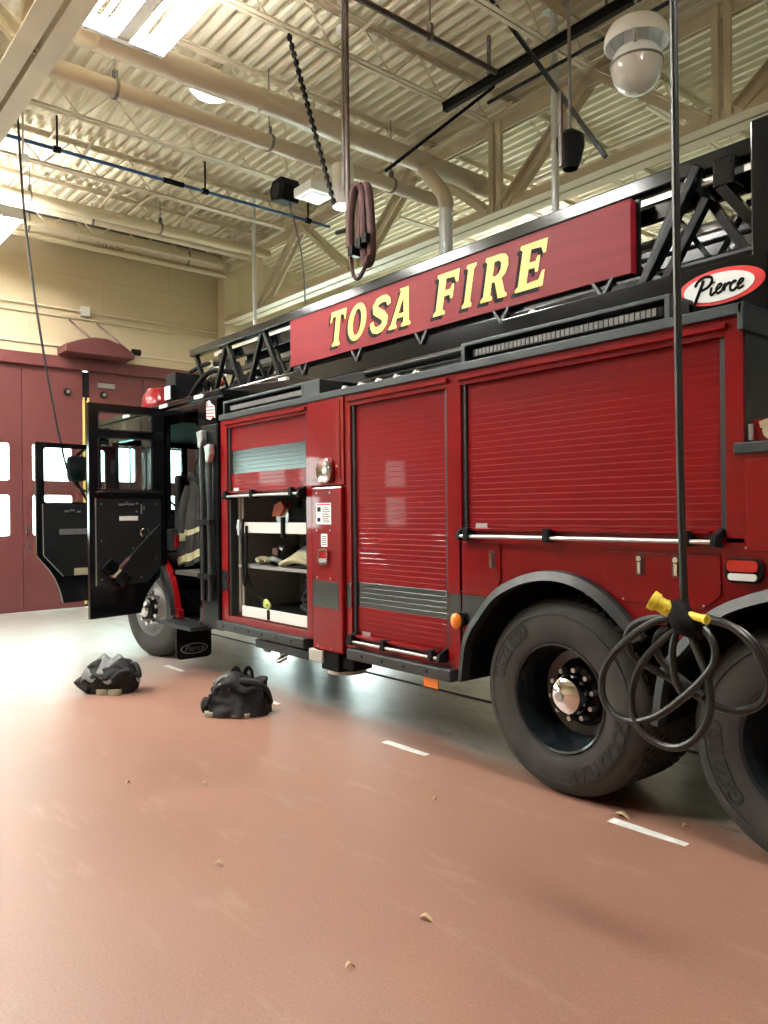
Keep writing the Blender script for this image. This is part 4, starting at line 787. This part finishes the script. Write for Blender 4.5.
mr = part(MB().prism(rrect(3.13, 3.35, 1.98, 2.30, .05), YZ, -9.95, -9.86), 'mirror', 'matte', bevel=.01)
MB().bar((-9.9, 3.24, 1.98), (-9.75, 3.42, 1.55), .03).bar((-9.9, 3.24, 2.3), (-9.75, 3.42, 2.5), .03).build('mirror_arm', 'black', mr); MB().box(-9.862, -9.855, 3.15, 3.33, 2.0, 2.12).build('mirror_glass', 'chrome', mr, smooth=0)
# ------------------------------------------------------------------ aerial ladder
LX0, LX1 = -8.28, .9
ld = part(MB().box(LX0, LX1, 4.0, 4.10, 3.375, 3.47).box(LX0, LX1, 5.12, 5.22, 3.375, 3.47), 'aerial_ladder', 'black', smooth=0, bevel=.012)
for y in (4.0, 5.13): MB().box(LX0 + .25, LX1, y - (.015 if y < 4.5 else 0), y + .09, 2.74, 2.885).build('base_rail', 'black', ld, smooth=0, bevel=.008)
for y in (4.11, 5.06): MB().box(LX0 + .5, LX1, y, y + .05, 3.24, 3.35).build('section_rail', 'black', ld, smooth=0, bevel=.006); MB().box(LX0 + .3, LX1, y, y + .04, 2.90, 2.95).build('section_rail', 'black', ld, smooth=0)
for y in (4.27, 4.95): MB().box(LX0 + .1, LX1, y, y + .05, 3.40, 3.45).build('fly_rail', 'alu', ld, smooth=0)
for y in (4.28, 4.93): MB().box(LX0 + .1, LX1, y, y + .05, 3.15, 3.20).build('fly_rail', 'alu', ld, smooth=0)
for y, per, dz in ((4.045, .756, 0), (5.17, .756, 0)):
    k = 0; x = -8.19
    while x < LX1 - .4:
        MB().bar((x, y, 3.39), (x + .33, y, 2.83), .045).build('lattice_bar', 'satin', ld); MB().bar((x + .43, y, 2.83), (x + .72, y, 3.39), .045).build('lattice_bar', 'satin', ld); x += per
for y in (4.20, 5.0):
    lt = MB(); x = -7.9
    while x < LX1 - .3: lt.bar((x, y, 3.22), (x + .2, y, 2.92), .025).bar((x + .2, y, 2.92), (x + .4, y, 3.22), .025); x += .4
    lt.build('fly_lattice', 'satin', ld)
for k in range(24): MB().cyl((-8.1 + .37 * k, 4.1, 2.90), (-8.1 + .37 * k, 5.12, 2.90), .017, n=8).build('rung', 'alu', ld)
for k in range(24): MB().cyl((-7.95 + .37 * k, 4.26, 3.02), (-7.95 + .37 * k, 4.98, 3.02), .014, n=8).build('fly_rung', 'alu', ld)
for x in [-5.95 + .8 * k for k in range(5)]: 
    vb = MB().bar((x, 3.972, 2.93), (x + .07, 3.972, 2.83), .02).bar((x + .14, 3.972, 2.93), (x + .07, 3.972, 2.83), .02); vb.build('sign_bracket', 'rail', ld)
# right hand cluster: support strut, block, upright
MB().bar((-2.06, 3.96, 3.39), (-2.42, 3.96, 2.80), .06, .05).bar((-2.03, 3.99, 3.22), (-2.30, 3.99, 2.80), .05, .05).build('heavy_brace', 'satin', ld, smooth=0, bevel=.006)
MB().box(-1.975, -1.86, 3.93, 4.05, 3.235, 3.385).build('roller_block', 'black', ld, smooth=0, bevel=.008)
MB().bar((-1.94, 3.97, 3.24), (-1.72, 3.97, 2.93), .07, .05).build('heavy_brace', 'black', ld, smooth=0)
MB().cyl((-2.06, 3.99, 3.30), (-1.95, 3.99, 3.30), .014).build('pin', 'alu', ld); MB().ball((-2.12, 3.97, 3.33), .03).build('end_knob', 'alu', ld)
MB().box(-1.755, -1.15, 3.88, 4.12, 2.45, 3.49).build('lift_column', 'black', ld, smooth=0, bevel=.01)
MB().box(-3.3, -1.75, 3.99, 4.0, 2.86, 2.90).cyl((-2.3, 3.96, 2.83), (-2.3, 3.93, 2.83), .03).build('cover_strip', 'rail', ld, smooth=0)
# ladder tip gear above the cab roof
tp = MB()
tp.box(-8.42, -8.02, 3.92, 4.25, 3.0, 3.32); MB().box(-8.2, -8.05, 3.9, 3.92, 3.02, 3.2)
gear = MB().box(-8.48, -8.22, 3.80, 4.15, 2.86, 3.18); gb = gear.build('tip_box', 'matte', ld, smooth=0, bevel=.015)
MB().box(-8.33, -8.17, 3.72, 3.80, 2.84, 3.02).build('tip_floodlight', 'satin', gb, smooth=0, bevel=.008); MB().box(-8.32, -8.18, 3.71, 3.722, 2.855, 3.005).build('flood_lens', 'lens', gb, smooth=0)
for pts, r in (([(-8.2, 3.9, 2.75), (-8.0, 3.95, 3.0), (-7.8, 4.05, 3.15), (-7.5, 4.2, 3.1)], .03), ([(-8.1, 3.9, 2.75), (-7.9, 4.0, 2.9), (-7.7, 4.1, 2.85), (-7.5, 4.2, 3.0)], .04), ([(-8.25, 4.0, 3.2), (-8.0, 4.1, 3.27), (-7.7, 4.2, 3.2)], .025), ([(-8.3, 4.2, 2.8), (-8.05, 4.15, 3.1), (-7.95, 4.2, 2.8)], .03)): MB().tube(pts, r).build('tip_hose', 'matte', ld)
MB().cyl((-7.85, 4.15, 3.15), (-7.6, 4.15, 3.2), .07, .05).ball((-7.9, 4.15, 3.14), .085).build('water_monitor', 'alu', ld); MB().ball((-7.75, 4.12, 3.02), (.05, .05, .045)).build('monitor_knob', 'orange', ld); MB().box(-8.05, -7.9, 4.1, 4.2, 3.22, 3.30).build('tip_fitting', 'khaki', ld, smooth=0)
MB().box(LX0 + .7, -3.4, 4.36, 4.40, 3.21, 3.39).build('section_wall', 'black', ld, smooth=0); MB().box(LX0 + .7, -3.4, 4.36, 4.40, 2.93, 3.14).build('section_wall', 'black', ld, smooth=0); MB().box(LX0 + .4, -3.4, 4.45, 4.75, 3.08, 3.16).build('rung_tray', 'black', ld, smooth=0)
MB().box(LX0 + .2, -3.4, 4.86, 4.90, 3.25, 3.36).build('section_rail', 'black', ld, smooth=0)
MB().box(LX0 + .2, -3.4, 4.62, 4.70, 3.30, 3.38).build('section_rail', 'black', ld, smooth=0)
MB().box(-6.12, -2.46, 4.02, 4.04, 2.86, 3.36).build('sign_backing', 'satin', ld, smooth=0)
rd = part(MB().lathe([(.0, 0), (.2, 0), (.21, .06), (.19, .22), (.13, .32), (0, .35)], (-8.62, 3.78, 2.70), (0, 0, 1), 28), 'warning_beacon', 'red')
# torque box under the ladder
part(MB().box(-6.1, .9, 3.97, 5.3, 2.46, 2.735).box(-4.75, -3.3, 3.72, 3.9, 2.46, 2.58), 'ladder_bed', 'satin', smooth=0, bevel=.012)
part(MB().cyl((-4.6, 3.7, 2.62), (-3.4, 3.7, 2.62), .035).cyl((-4.5, 3.8, 2.66), (-2.6, 3.85, 2.68), .025), 'hydraulic_line', 'satin')
part(MB().ball((-3.12, 3.86, 2.79), (.035, .035, .04)), 'round_lamp', 'lens')
part(MB().box(-6.26, -6.13, 3.94, 3.98, 2.73, 2.84), 'white_stop_block', 'white', smooth=0)
# long red sign on the ladder
sg = part(MB().box(-6.085, -2.485, 3.965, 3.985, 2.928, 3.352), 'sign_panel', 'signred', smooth=0, bevel=.003, label='long red ladder sign with gold lettering')
MB().box(-6.09, -2.48, 3.962, 3.99, 3.350, 3.356).box(-6.09, -2.48, 3.962, 3.99, 2.924, 2.93).box(-2.488, -2.482, 3.962, 4.02, 2.926, 3.354).build('sign_edge', 'signred', sg, smooth=0)
def stroke(pts, w0, w1=None):
    L, R_ = [], []; w1 = w0 if w1 is None else w1; n = len(pts)
    for i in range(n):
        a = V((*pts[max(0, i - 1)], 0)); b_ = V((*pts[min(n - 1, i + 1)], 0)); d = (b_ - a).normalized(); w = w0(i / (n - 1)) if callable(w0) else w0
        L.append((pts[i][0] - d.y * w / 2, pts[i][1] + d.x * w / 2)); R_.append((pts[i][0] + d.y * w / 2, pts[i][1] - d.x * w / 2))
    return L + R_[::-1]
GL = {
 'T': ([(0, 1), (0, .70), (.06, .70), (.13, .84), (.30, .86), (.31, .14), (.22, .07), (.22, 0), (.66, 0), (.66, .07), (.57, .14), (.56, .86), (.73, .84), (.80, .70), (.86, .70), (.86, 1)], []),
 'O': (circ(.45, .5, .45, .51, 36), [circ(.45, .5, .20, .36, 30)]),
 'S': (stroke([(.70, .70), (.66, .82), (.55, .89), (.40, .90), (.25, .86), (.17, .75), (.21, .63), (.34, .55), (.50, .46), (.60, .36), (.60, .22), (.50, .12), (.36, .09), (.22, .12), (.13, .22), (.10, .34)], lambda t: .13 + .10 * math.sin(PI * t)), []),
 'A': ([(-.02, 0), (-.02, .07), (.06, .12), (.36, .92), (.30, 1), (.68, 1), (.87, .12), (.95, .07), (.95, 0), (.54, 0), (.54, .07), (.62, .12), (.60, .25), (.31, .25), (.27, .12), (.34, .07), (.34, 0)], [[(.35, .36), (.585, .36), (.50, .76)]]),
 'F': ([(0, 1), (0, .93), (.08, .87), (.08, .13), (0, .07), (0, 0), (.44, 0), (.44, .07), (.34, .13), (.34, .44), (.54, .44), (.58, .34), (.66, .34), (.66, .68), (.58, .68), (.54, .58), (.34, .58), (.34, .86), (.64, .84), (.72, .70), (.80, .70), (.80, 1)], []),
 'I': ([(0, 1), (0, .93), (.08, .87), (.08, .13), (0, .07), (0, 0), (.42, 0), (.42, .07), (.34, .13), (.34, .87), (.42, .93), (.42, 1)], []),
 'R': ([(0, 1), (0, .93), (.08, .87), (.08, .13), (0, .07), (0, 0), (.42, 0), (.42, .07), (.34, .13), (.34, .40), (.44, .40), (.64, 0), (.94, 0), (.94, .07), (.86, .11), (.68, .45), (.80, .53), (.86, .70), (.82, .87), (.70, .97), (.54, 1)], [[(.34, .86), (.50, .86), (.59, .79), (.60, .66), (.55, .57), (.46, .53), (.34, .53)]]),
 'E': ([(0, 1), (0, .93), (.08, .87), (.08, .13), (0, .07), (0, 0), (.84, 0), (.84, .34), (.76, .34), (.68, .16), (.34, .14), (.34, .44), (.52, .44), (.56, .34), (.64, .34), (.64, .68), (.56, .68), (.52, .58), (.34, .58), (.34, .86), (.64, .84), (.72, .70), (.80, .70), (.80, 1)], [])}
for chx, xl, xr in (('T', -5.478, -5.268), ('O', -5.213, -4.977), ('S', -4.905, -4.675), ('A', -4.655, -4.405), ('F', -4.142, -3.925), ('I', -3.845, -3.755), ('R', -3.665, -3.435), ('E', -3.355, -3.13)):
    o_, hs = GL[chx]; us = [p[0] for p in o_]; u0, u1 = min(us), max(us); zb, hgt = 3.0, .298
    for nm, mt, dx, dz, yy in (('letter_shadow', 'ink', -.033, -.026, 3.9640), ('letter', 'gold', 0, 0, 3.9625)):
        fn = lambda u, v, w: (xl + dx + (u - u0) / (u1 - u0) * (xr - xl) * 1.04 + (v) * hgt * .20, yy + w, zb + dz + v * hgt)
        MB().plate(o_, hs, fn, -.0006, .0006).build(nm, mt, sg, smooth=0)
# badge box
bx = part(MB().box(-3.28, -1.62, 3.75, 3.92, 2.455, 2.78), 'turntable_guard', 'black', smooth=0, bevel=.006)
MB().plate(circ(-1.85, 2.66, .222, .088, 48), [], XZ, 3.744, 3.75).build('badge_rim', 'decalred', bx, smooth=0)
bw = MB().plate(circ(-1.857, 2.658, .180, .070, 48), [], XZ, 3.741, 3.744).build('badge', 'decalwhite', bx, smooth=0)
def script(pts, r):   # pen strokes of the badge lettering
    return [(-1.857 + (x - .5) * .27 + (z - .5) * .03, 3.741, 2.662 + (z - .5) * .125) for x, z in pts], r
for pts, r in (([(.10, -.12), (.13, .2), (.17, .6), (.19, .85)], .0062), ([(.04, .66), (.08, .86), (.2, .98), (.32, .92), (.36, .74), (.30, .54), (.17, .46)], .0055), ([(.38, .5), (.385, .25), (.42, .2), (.47, .3)], .0050), ([(.405, .68), (.41, .66)], .006),
               ([(.47, .35), (.55, .44), (.56, .55), (.51, .56), (.48, .38), (.52, .22), (.60, .28)], .0046), ([(.60, .28), (.63, .54), (.635, .25), (.65, .44), (.71, .54), (.73, .46)], .0050), ([(.84, .50), (.80, .56), (.75, .44), (.76, .25), (.82, .2), (.87, .3)], .0050), ([(.87, .35), (.95, .44), (.96, .55), (.91, .56), (.88, .38), (.92, .22), (1.0, .3)], .0046)):
    q, rr = script(pts, r); MB().tube(q, rr * 1.3, n=8, sub=5).build('script_stroke', 'ink', bw)
# hose outlet on the rear deck
dp = part(MB().box(-1.545, -1.30, 3.40, 3.60, 1.836, 1.94), 'deck_outlet', 'red', smooth=0, bevel=.008)
MB().cyl((-1.44, 3.40, 1.885), (-1.44, 3.36, 1.885), .04, n=18).bar((-1.49, 3.375, 1.91), (-1.38, 3.37, 1.94), .03).build('outlet_cap', 'chrome', dp); MB().cyl((-1.54, 3.385, 1.85), (-1.54, 3.385, 1.92), .012).build('outlet_hinge', 'alu', dp)
# ------------------------------------------------------------------ loose things
hm = root('sledgehammer', (XD + .10, 2.95, .87), 'black sledgehammer clipped slantwise to the inside of the open crew door', 'hammer')
hd, he = V((XD + .10, 2.815, .98)), V((XD + .085, 3.29, 1.455)); d = (he - hd).normalized(); pp = V((0, d.z, -d.y))
MB().bar(hd - pp * .15, hd - pp * .035, .13, .10, (1, 0, 0)).bar(hd + pp * .035, hd + pp * .15, .13, .10, (1, 0, 0)).bar(hd - pp * .06, hd + pp * .06, .085, .085, (1, 0, 0)).build('hammer_head', 'black', hm, smooth=0, bevel=.01)
MB().bar(hd - pp * .012, hd + pp * .012, .10, .10, (1, 0, 0)).build('head_band', 'khaki', hm, smooth=0)
MB().cyl(hd + d * .05, he, .017, .015, n=12).build('handle', 'matte', hm); MB().cyl(hd + d * .06, hd + d * .2, .022, n=12).build('grip', 'red_dark', hm)
# turnout coat hanging in the cab door way
ct = root('turnout_coat', (-7.42, 3.63, .98), 'dark firefighter coat with pale reflective bands hanging in the cab doorway', 'coat')
def ring(z, t):
    out = []; n = 40
    wx = .055 + .125 * min(1, t * 1.5) ** .8; wy = .04 + .045 * min(1, t * 1.6); cx = -7.40 - .05 * t
    for k in range(n):
        a = 2 * PI * k / n; f = 1 + (.13 * math.sin(5 * a + 2.5 * t) + .07 * math.sin(9 * a + 5 * t)) * (.35 + .8 * t)
        out.append((cx + wx * f * math.cos(a), 3.63 + wy * f * math.sin(a), z + .03 * math.sin(a * 2 + 1) * t + .035 * t * math.cos(a)))
    return out
cm = MB(); R_ = 34; vs = []
for k in range(R_ + 1): t = k / R_; vs += ring(1.93 - .90 * t, t)
cm.v = [V(p) for p in vs]
for k in range(R_):
    t = (k + .5) / R_
    for q in range(40): cm.f.append((k * 40 + q, k * 40 + (q + 1) % 40, (k + 1) * 40 + (q + 1) % 40, (k + 1) * 40 + q)); cm.m.append(1 if (.58 < t < .655 or .86 < t < .95) else 0)
cm.f += [tuple(range(40))[::-1], tuple(R_ * 40 + q for q in range(40))]; cm.m += [0, 0]
cm.build('coat_body', ['coat', 'reflect'], ct, smooth=60)
MB().tube([(-7.47, 3.60, 1.84), (-7.54, 3.57, 1.62), (-7.58, 3.56, 1.36), (-7.56, 3.57, 1.12), (-7.52, 3.58, 1.02)], lambda t: .05 + .025 * t, n=14, sub=8).build('sleeve', 'coat', ct, smooth=60)
MB().tube([(-7.581, 3.56, 1.35), (-7.579, 3.56, 1.27)], .074, n=14, sub=3).build('sleeve_band', 'reflect', ct); MB().tube([(-7.555, 3.572, 1.10), (-7.53, 3.578, 1.04)], .08, n=14, sub=3).build('sleeve_band', 'reflect', ct)
MB().tube([(-7.45, 3.62, 1.9), (-7.40, 3.58, 1.96), (-7.34, 3.62, 1.9), (-7.39, 3.67, 1.92)], .035, closed=True).build('collar', 'coat', ct); MB().tube([(-7.40, 3.63, 1.95), (-7.40, 3.63, 2.08), (-7.37, 3.65, 2.11), (-7.35, 3.61, 2.07)], .008).build('hanging_loop', 'matte', ct)
# two heaps of turnout trousers on boots
def heap(label, cx, cy, ang, wx, wy, h, seed, top):
    g = root('turnout_bundle', (cx, cy, 0), label, 'turnout gear'); rng = random.Random(seed); ca, sa = math.cos(ang), math.sin(ang)
    tw = lambda u, v, z: (cx + u * ca - v * sa, cy + u * sa + v * ca, z)
    m = MB(); n, k = 72, 30; vs = []
    for j in range(k + 1):
        t = j / k
        for i in range(n):
            a = 2 * PI * i / n; zz = .03 + (h - .03) * math.sin(t * PI / 2) ** .85; rr = max(0, 1 - t ** 3.2) ** .5
            bul = 1 + .10 * math.sin(t * 9 + seed) * (1 - t)
            q = V((math.cos(a) * 1.8, math.sin(a) * 1.8, zz * 9 + seed * 3)); f = 1 + .16 * noise.noise(q) + .09 * noise.noise(q * 2.6)
            cr = abs(noise.noise(V((math.cos(a) * 2.2 + seed, math.sin(a) * 2.2, zz * 22)))); f -= .20 * max(0, .22 - cr)
            sq = 1 / max(abs(math.cos(a)) ** 2.6 + abs(math.sin(a)) ** 2.6, 1e-6) ** (1 / 2.6)
            u, v = wx * rr * f * bul * sq * math.cos(a), wy * rr * f * bul * sq * math.sin(a)
            lean = top[0] * t * t; zf = zz * (1 + .18 * noise.noise(V((u * 6, v * 6, seed))) * t) + .03 * t * math.sin(u * 20 + seed)
            vs.append(tw(u + lean, v, max(.004, zf if j else .012 + .012 * math.sin(a * 3))))
    m.add(vs, [(j * n + i, j * n + (i + 1) % n, (j + 1) * n + (i + 1) % n, (j + 1) * n + i) for j in range(k) for i in range(n)] + [tuple(range(n))[::-1]])
    b = m.build('trousers', 'cloth', g, smooth=55)
    return g, tw
g, tw = heap('right-hand bundle of black turnout trousers with boot loops on the red floor', -5.27, 2.96, .70, .27, .19, .285, 2, (.02, 0))
for u, w in ((-.16, .11), (.07, .10)): MB().prism(rrect(u - w, u + w, -.205, -.08, .06), lambda a, b, z: tw(a, b, z), .002, .04).build('boot_sole', 'sole', g, bevel=.006)
MB().ball(tw(-.275, -.1, .07), (.055, .05, .068)).build('boot_toe', 'cloth', g)
for u, v in ((-.035, .03), (.075, .05)): MB().tube([tw(u - .03, v, .26), tw(u - .03, v, .315), tw(u, v, .345), tw(u + .03, v, .315), tw(u + .035, v, .25)], .013, flat=1.6).build('boot_loop', 'matte', g)
MB().tube([tw(.0, -.09, .245), tw(.09, -.11, .27), tw(.18, -.09, .25), tw(.25, .0, .19), tw(.27, .06, .08)], .03, flat=1.4, sub=8).build('suspender', 'cloth', g)
MB().tube([tw(-.14, -.12, .235), tw(-.09, -.15, .25), tw(-.05, -.16, .235), tw(-.03, -.16, .21)], .011).build('clasp', 'alu', g)
MB().tube([tw(-.2, -.06, .19), tw(-.15, -.07, .26), tw(-.09, -.05, .275), tw(-.05, 0, .25)], .03, flat=1.5).build('cuff_lining', 'mesh', g)
MB().tube([tw(-.2, -.17, .17), tw(-.21, -.19, .12), tw(-.24, -.18, .085)], .018).build('strap', 'cloth', g)
g.scale = (.86, .86, 1.0); g.location.x -= .05
g, tw = heap('left-hand bundle of black turnout trousers with grey lining showing, by the front wheel', -6.72, 2.52, .72, .29, .21, .265, 5, (.03, 0))
for u, w in ((-.02, .075), (.12, .075)): MB().prism(rrect(u - w, u + w, -.215, -.10, .06), lambda a, b, z: tw(a, b, z), .002, .048).build('boot_sole', 'sole', g, bevel=.006)
m = MB(); vs = []
for j in range(9):
    for i in range(15):
        s, t = i / 14, j / 8; u = -.24 + .36 * s + .04 * t; v = -.235 + .30 * t; z = .15 + .155 * t ** .55 - .07 * abs(s - .5) * (1 - t) + .022 * math.sin(s * 13 + t * 5)
        vs.append(tw(u, v, z))
m.add(vs, [(j * 15 + i, j * 15 + i + 1, (j + 1) * 15 + i + 1, (j + 1) * 15 + i) for j in range(8) for i in range(14)]); o = m.build('grey_lining', 'mesh', g, smooth=60); o.modifiers.new('solid', 'SOLIDIFY').thickness = .012
MB().lathe([(.10, 0), (.075, .06), (.04, .12), (.006, .16)], tw(-.20, -.12, .09), V(tw(-.36, -.17, .10)) - V(tw(-.20, -.12, .09)), 14).build('trouser_flap', 'cloth', g)
MB().tube([tw(.2, .0, .24), tw(.29, -.02, .25), tw(.34, -.04, .2), tw(.35, -.05, .15), tw(.3, -.05, .17)], .02, flat=1.3).build('suspender', 'cloth', g)
MB().tube([tw(.33, -.05, .15), tw(.36, -.06, .13), tw(.36, -.06, .10), tw(.33, -.06, .12)], .008, closed=True).build('clasp', 'alu', g)
MB().tube([tw(.12, -.18, .14), tw(.2, -.19, .19), tw(.26, -.12, .2)], .03, flat=1.5).build('strap', 'cloth', g)
g.scale = (.80, .80, .98); g.location.x -= .02; g.location.y -= .03
# gear stowed in the open compartment
GEAR = []
def gear(name, label, cat, loc): GEAR.append(root(name, loc, label, cat)); return GEAR[-1]
g = gear('rescue_saw', 'dark power saw with orange guard on the upper slide tray', 'saw', (-5.45, 3.7, 1.41))
MB().prism(rrect(-5.6, -5.3, 1.41, 1.60, .04), XZ, 3.62, 3.82).build('motor_body', 'matte', g, bevel=.01); MB().cyl((-5.68, 3.6, 1.52), (-5.68, 3.63, 1.52), .10, n=28).build('blade', 'alu', g); MB().prism([(-5.8, 1.52), (-5.76, 1.62), (-5.66, 1.65), (-5.6, 1.6), (-5.68, 1.52)], XZ, 3.57, 3.66).build('blade_guard', 'orange', g); MB().tube([(-5.56, 3.7, 1.6), (-5.5, 3.68, 1.68), (-5.38, 3.68, 1.68), (-5.32, 3.7, 1.6)], .016).build('handle', 'matte', g)
g = gear('strap_bundle', 'black strap bundle on the upper tray at its right end', 'strap', (-5.12, 3.66, 1.41))
for k in range(4): MB().tube([(-5.24, 3.55 + .05 * k, 1.43), (-5.16, 3.56 + .05 * k, 1.52 + .02 * k), (-5.05, 3.57 + .05 * k, 1.5), (-5.0, 3.56 + .05 * k, 1.43)], .018, flat=1.6).build('strap', 'matte', g)
g = gear('folded_tarp', 'folded pale yellow and grey tarp at the right of the middle shelf', 'tarp', (-5.15, 3.6, 1.10))
for k in range(5): MB().tube([(-5.46 + .03 * k, 3.46 + .03 * k, 1.12 + .015 * k), (-5.3, 3.46 + .03 * k, 1.16 + .022 * k), (-5.12, 3.48 + .02 * k, 1.15 + .024 * k), (-4.98, 3.5, 1.12 + .03 * k)], .026, flat=1.7, sub=8).build('fold', 'khaki' if k < 3 else 'mesh', g)
g = gear('black_helmet', 'black rounded helmet on the middle shelf left of the folded tarp', 'helmet', (-5.62, 3.62, 1.10))
MB().lathe([(.14, 0), (.17, .01), (.13, .03), (.125, .1), (.09, .165), (.0, .19)], (-5.62, 3.62, 1.102), (0, 0, 1), 24).build('shell', 'black', g); MB().tube([(-5.72, 3.5, 1.13), (-5.62, 3.46, 1.16), (-5.52, 3.5, 1.13)], .02).build('visor', 'mesh', g); MB().box(-5.66, -5.58, 3.485, 3.50, 1.19, 1.25).build('badge_plate', 'red_dark', g, smooth=0)
g = gear('tool_bag', 'slumped dark tool bag with grey strap behind the helmet on the middle shelf', 'bag', (-5.4, 3.85, 1.10))
MB().prism([(-5.72, 1.102), (-5.12, 1.102), (-5.10, 1.22), (-5.2, 1.31), (-5.42, 1.34), (-5.62, 1.28), (-5.73, 1.2)], XZ, 3.80, 4.02).build('bag_body', 'cloth', g, bevel=.03); MB().tube([(-5.65, 3.79, 1.2), (-5.5, 3.76, 1.33), (-5.3, 3.76, 1.33), (-5.2, 3.79, 1.2)], .015, flat=1.8).build('bag_strap', 'mesh', g)
g = gear('hose_nozzle', 'dark fire hose nozzle with bail lying at the back left of the upper tray', 'nozzle', (-5.85, 3.85, 1.41))
MB().lathe([(.03, 0), (.04, .02), (.035, .1), (.05, .14), (.055, .2), (.04, .26), (0, .26)], (-5.98, 3.85, 1.47), (1, 0, 0), 18).build('nozzle_body', 'matte', g); MB().tube([(-5.9, 3.80, 1.47), (-5.88, 3.82, 1.56), (-5.88, 3.88, 1.56), (-5.9, 3.90, 1.47)], .01).build('bail_handle', 'orange', g)
g = gear('work_glove', 'khaki work glove lying at the left end of the middle shelf', 'glove', (-5.86, 3.55, 1.10))
MB().ball((-5.91, 3.54, 1.135), (.09, .06, .035)).build('palm', 'khaki', g)
for k in range(4): MB().tube([(-5.85, 3.50 + .025 * k, 1.14), (-5.80, 3.49 + .028 * k, 1.15), (-5.77, 3.49 + .03 * k, 1.125)], .013).build('finger', 'khaki', g)
MB().tube([(-5.90, 3.49, 1.14), (-5.85, 3.45, 1.15), (-5.82, 3.45, 1.12)], .014).build('thumb', 'khaki', g)
g = gear('hanging_rope', 'black rope looped down inside the compartment ending in a lime clip', 'rope', (-5.95, 3.47, .74))
MB().tube([(-5.98, 3.385, 1.50), (-5.99, 3.383, 1.25), (-5.98, 3.383, 1.0), (-5.96, 3.385, .92), (-5.93, 3.385, 1.05), (-5.92, 3.385, 1.44)], .012).tube([(-5.945, 3.385, 1.30), (-5.94, 3.385, 1.05), (-5.88, 3.45, .84), (-5.72, 3.5, .76)], .012).build('rope', 'matte', g)
MB().tube([(-5.76, 3.46, .755), (-5.70, 3.44, .80), (-5.65, 3.45, .76), (-5.69, 3.46, .735)], .013, closed=True).ball((-5.70, 3.45, .77), (.03, .02, .025)).build('clip', 'lime', g)
g = gear('cable_reel', 'black tangled cable heap at the right of the compartment floor', 'cable', (-5.08, 3.55, .722))
for k in range(6): MB().tube([(-5.125 + (.13 - .01 * k) * math.cos(a) + .02 * math.sin(k * 2), 3.56 + (.1 - .008 * k) * math.sin(a), .765 + .048 * k + .02 * math.sin(a * 2 + k)) for a in [2 * PI * q / 10 for q in range(10)]], .018, closed=True, sub=3).build('cable_turn', 'matte', g)
for g in GEAR: g.location.z += .005
# ------------------------------------------------------------------ daylight, camera, output
wd = bpy.data.worlds.new('sky'); SC.world = wd; wd.use_nodes = True
bg = wd.node_tree.nodes['Background']; bg.inputs['Color'].default_value = (.80, 1.0, .95, 1); bg.inputs['Strength'].default_value = 8.5
cam = bpy.data.cameras.new('camera'); co = bpy.data.objects.new('camera', cam); COL.objects.link(co); SC.camera = co
an = math.atan2(642, 767); F = V((-math.cos(an), math.sin(an), 0)); Rt = V((math.sin(an), math.cos(an), 0)); U = V((0, 0, 1)); th = .0103
r_ = Rt * math.cos(th) - U * math.sin(th); u_ = Rt * math.sin(th) + U * math.cos(th)
mx = Matrix((r_, u_, -F)).transposed().to_4x4(); mx.translation = V((0, 0, 1.55)); co.matrix_world = mx
cam.sensor_fit = 'VERTICAL'; cam.sensor_height = 36; cam.lens = 767 / 1024 * 36; cam.shift_y = .0004; cam.clip_start = .05
SC.view_settings.view_transform = 'Standard'; SC.view_settings.look = 'None'; SC.view_settings.gamma = 1; SC.view_settings.exposure = 1.12; SC.view_settings.use_curve_mapping = False
SC.cycles.use_denoising = True; SC.cycles.max_bounces = 8; SC.cycles.sample_clamp_indirect = 6
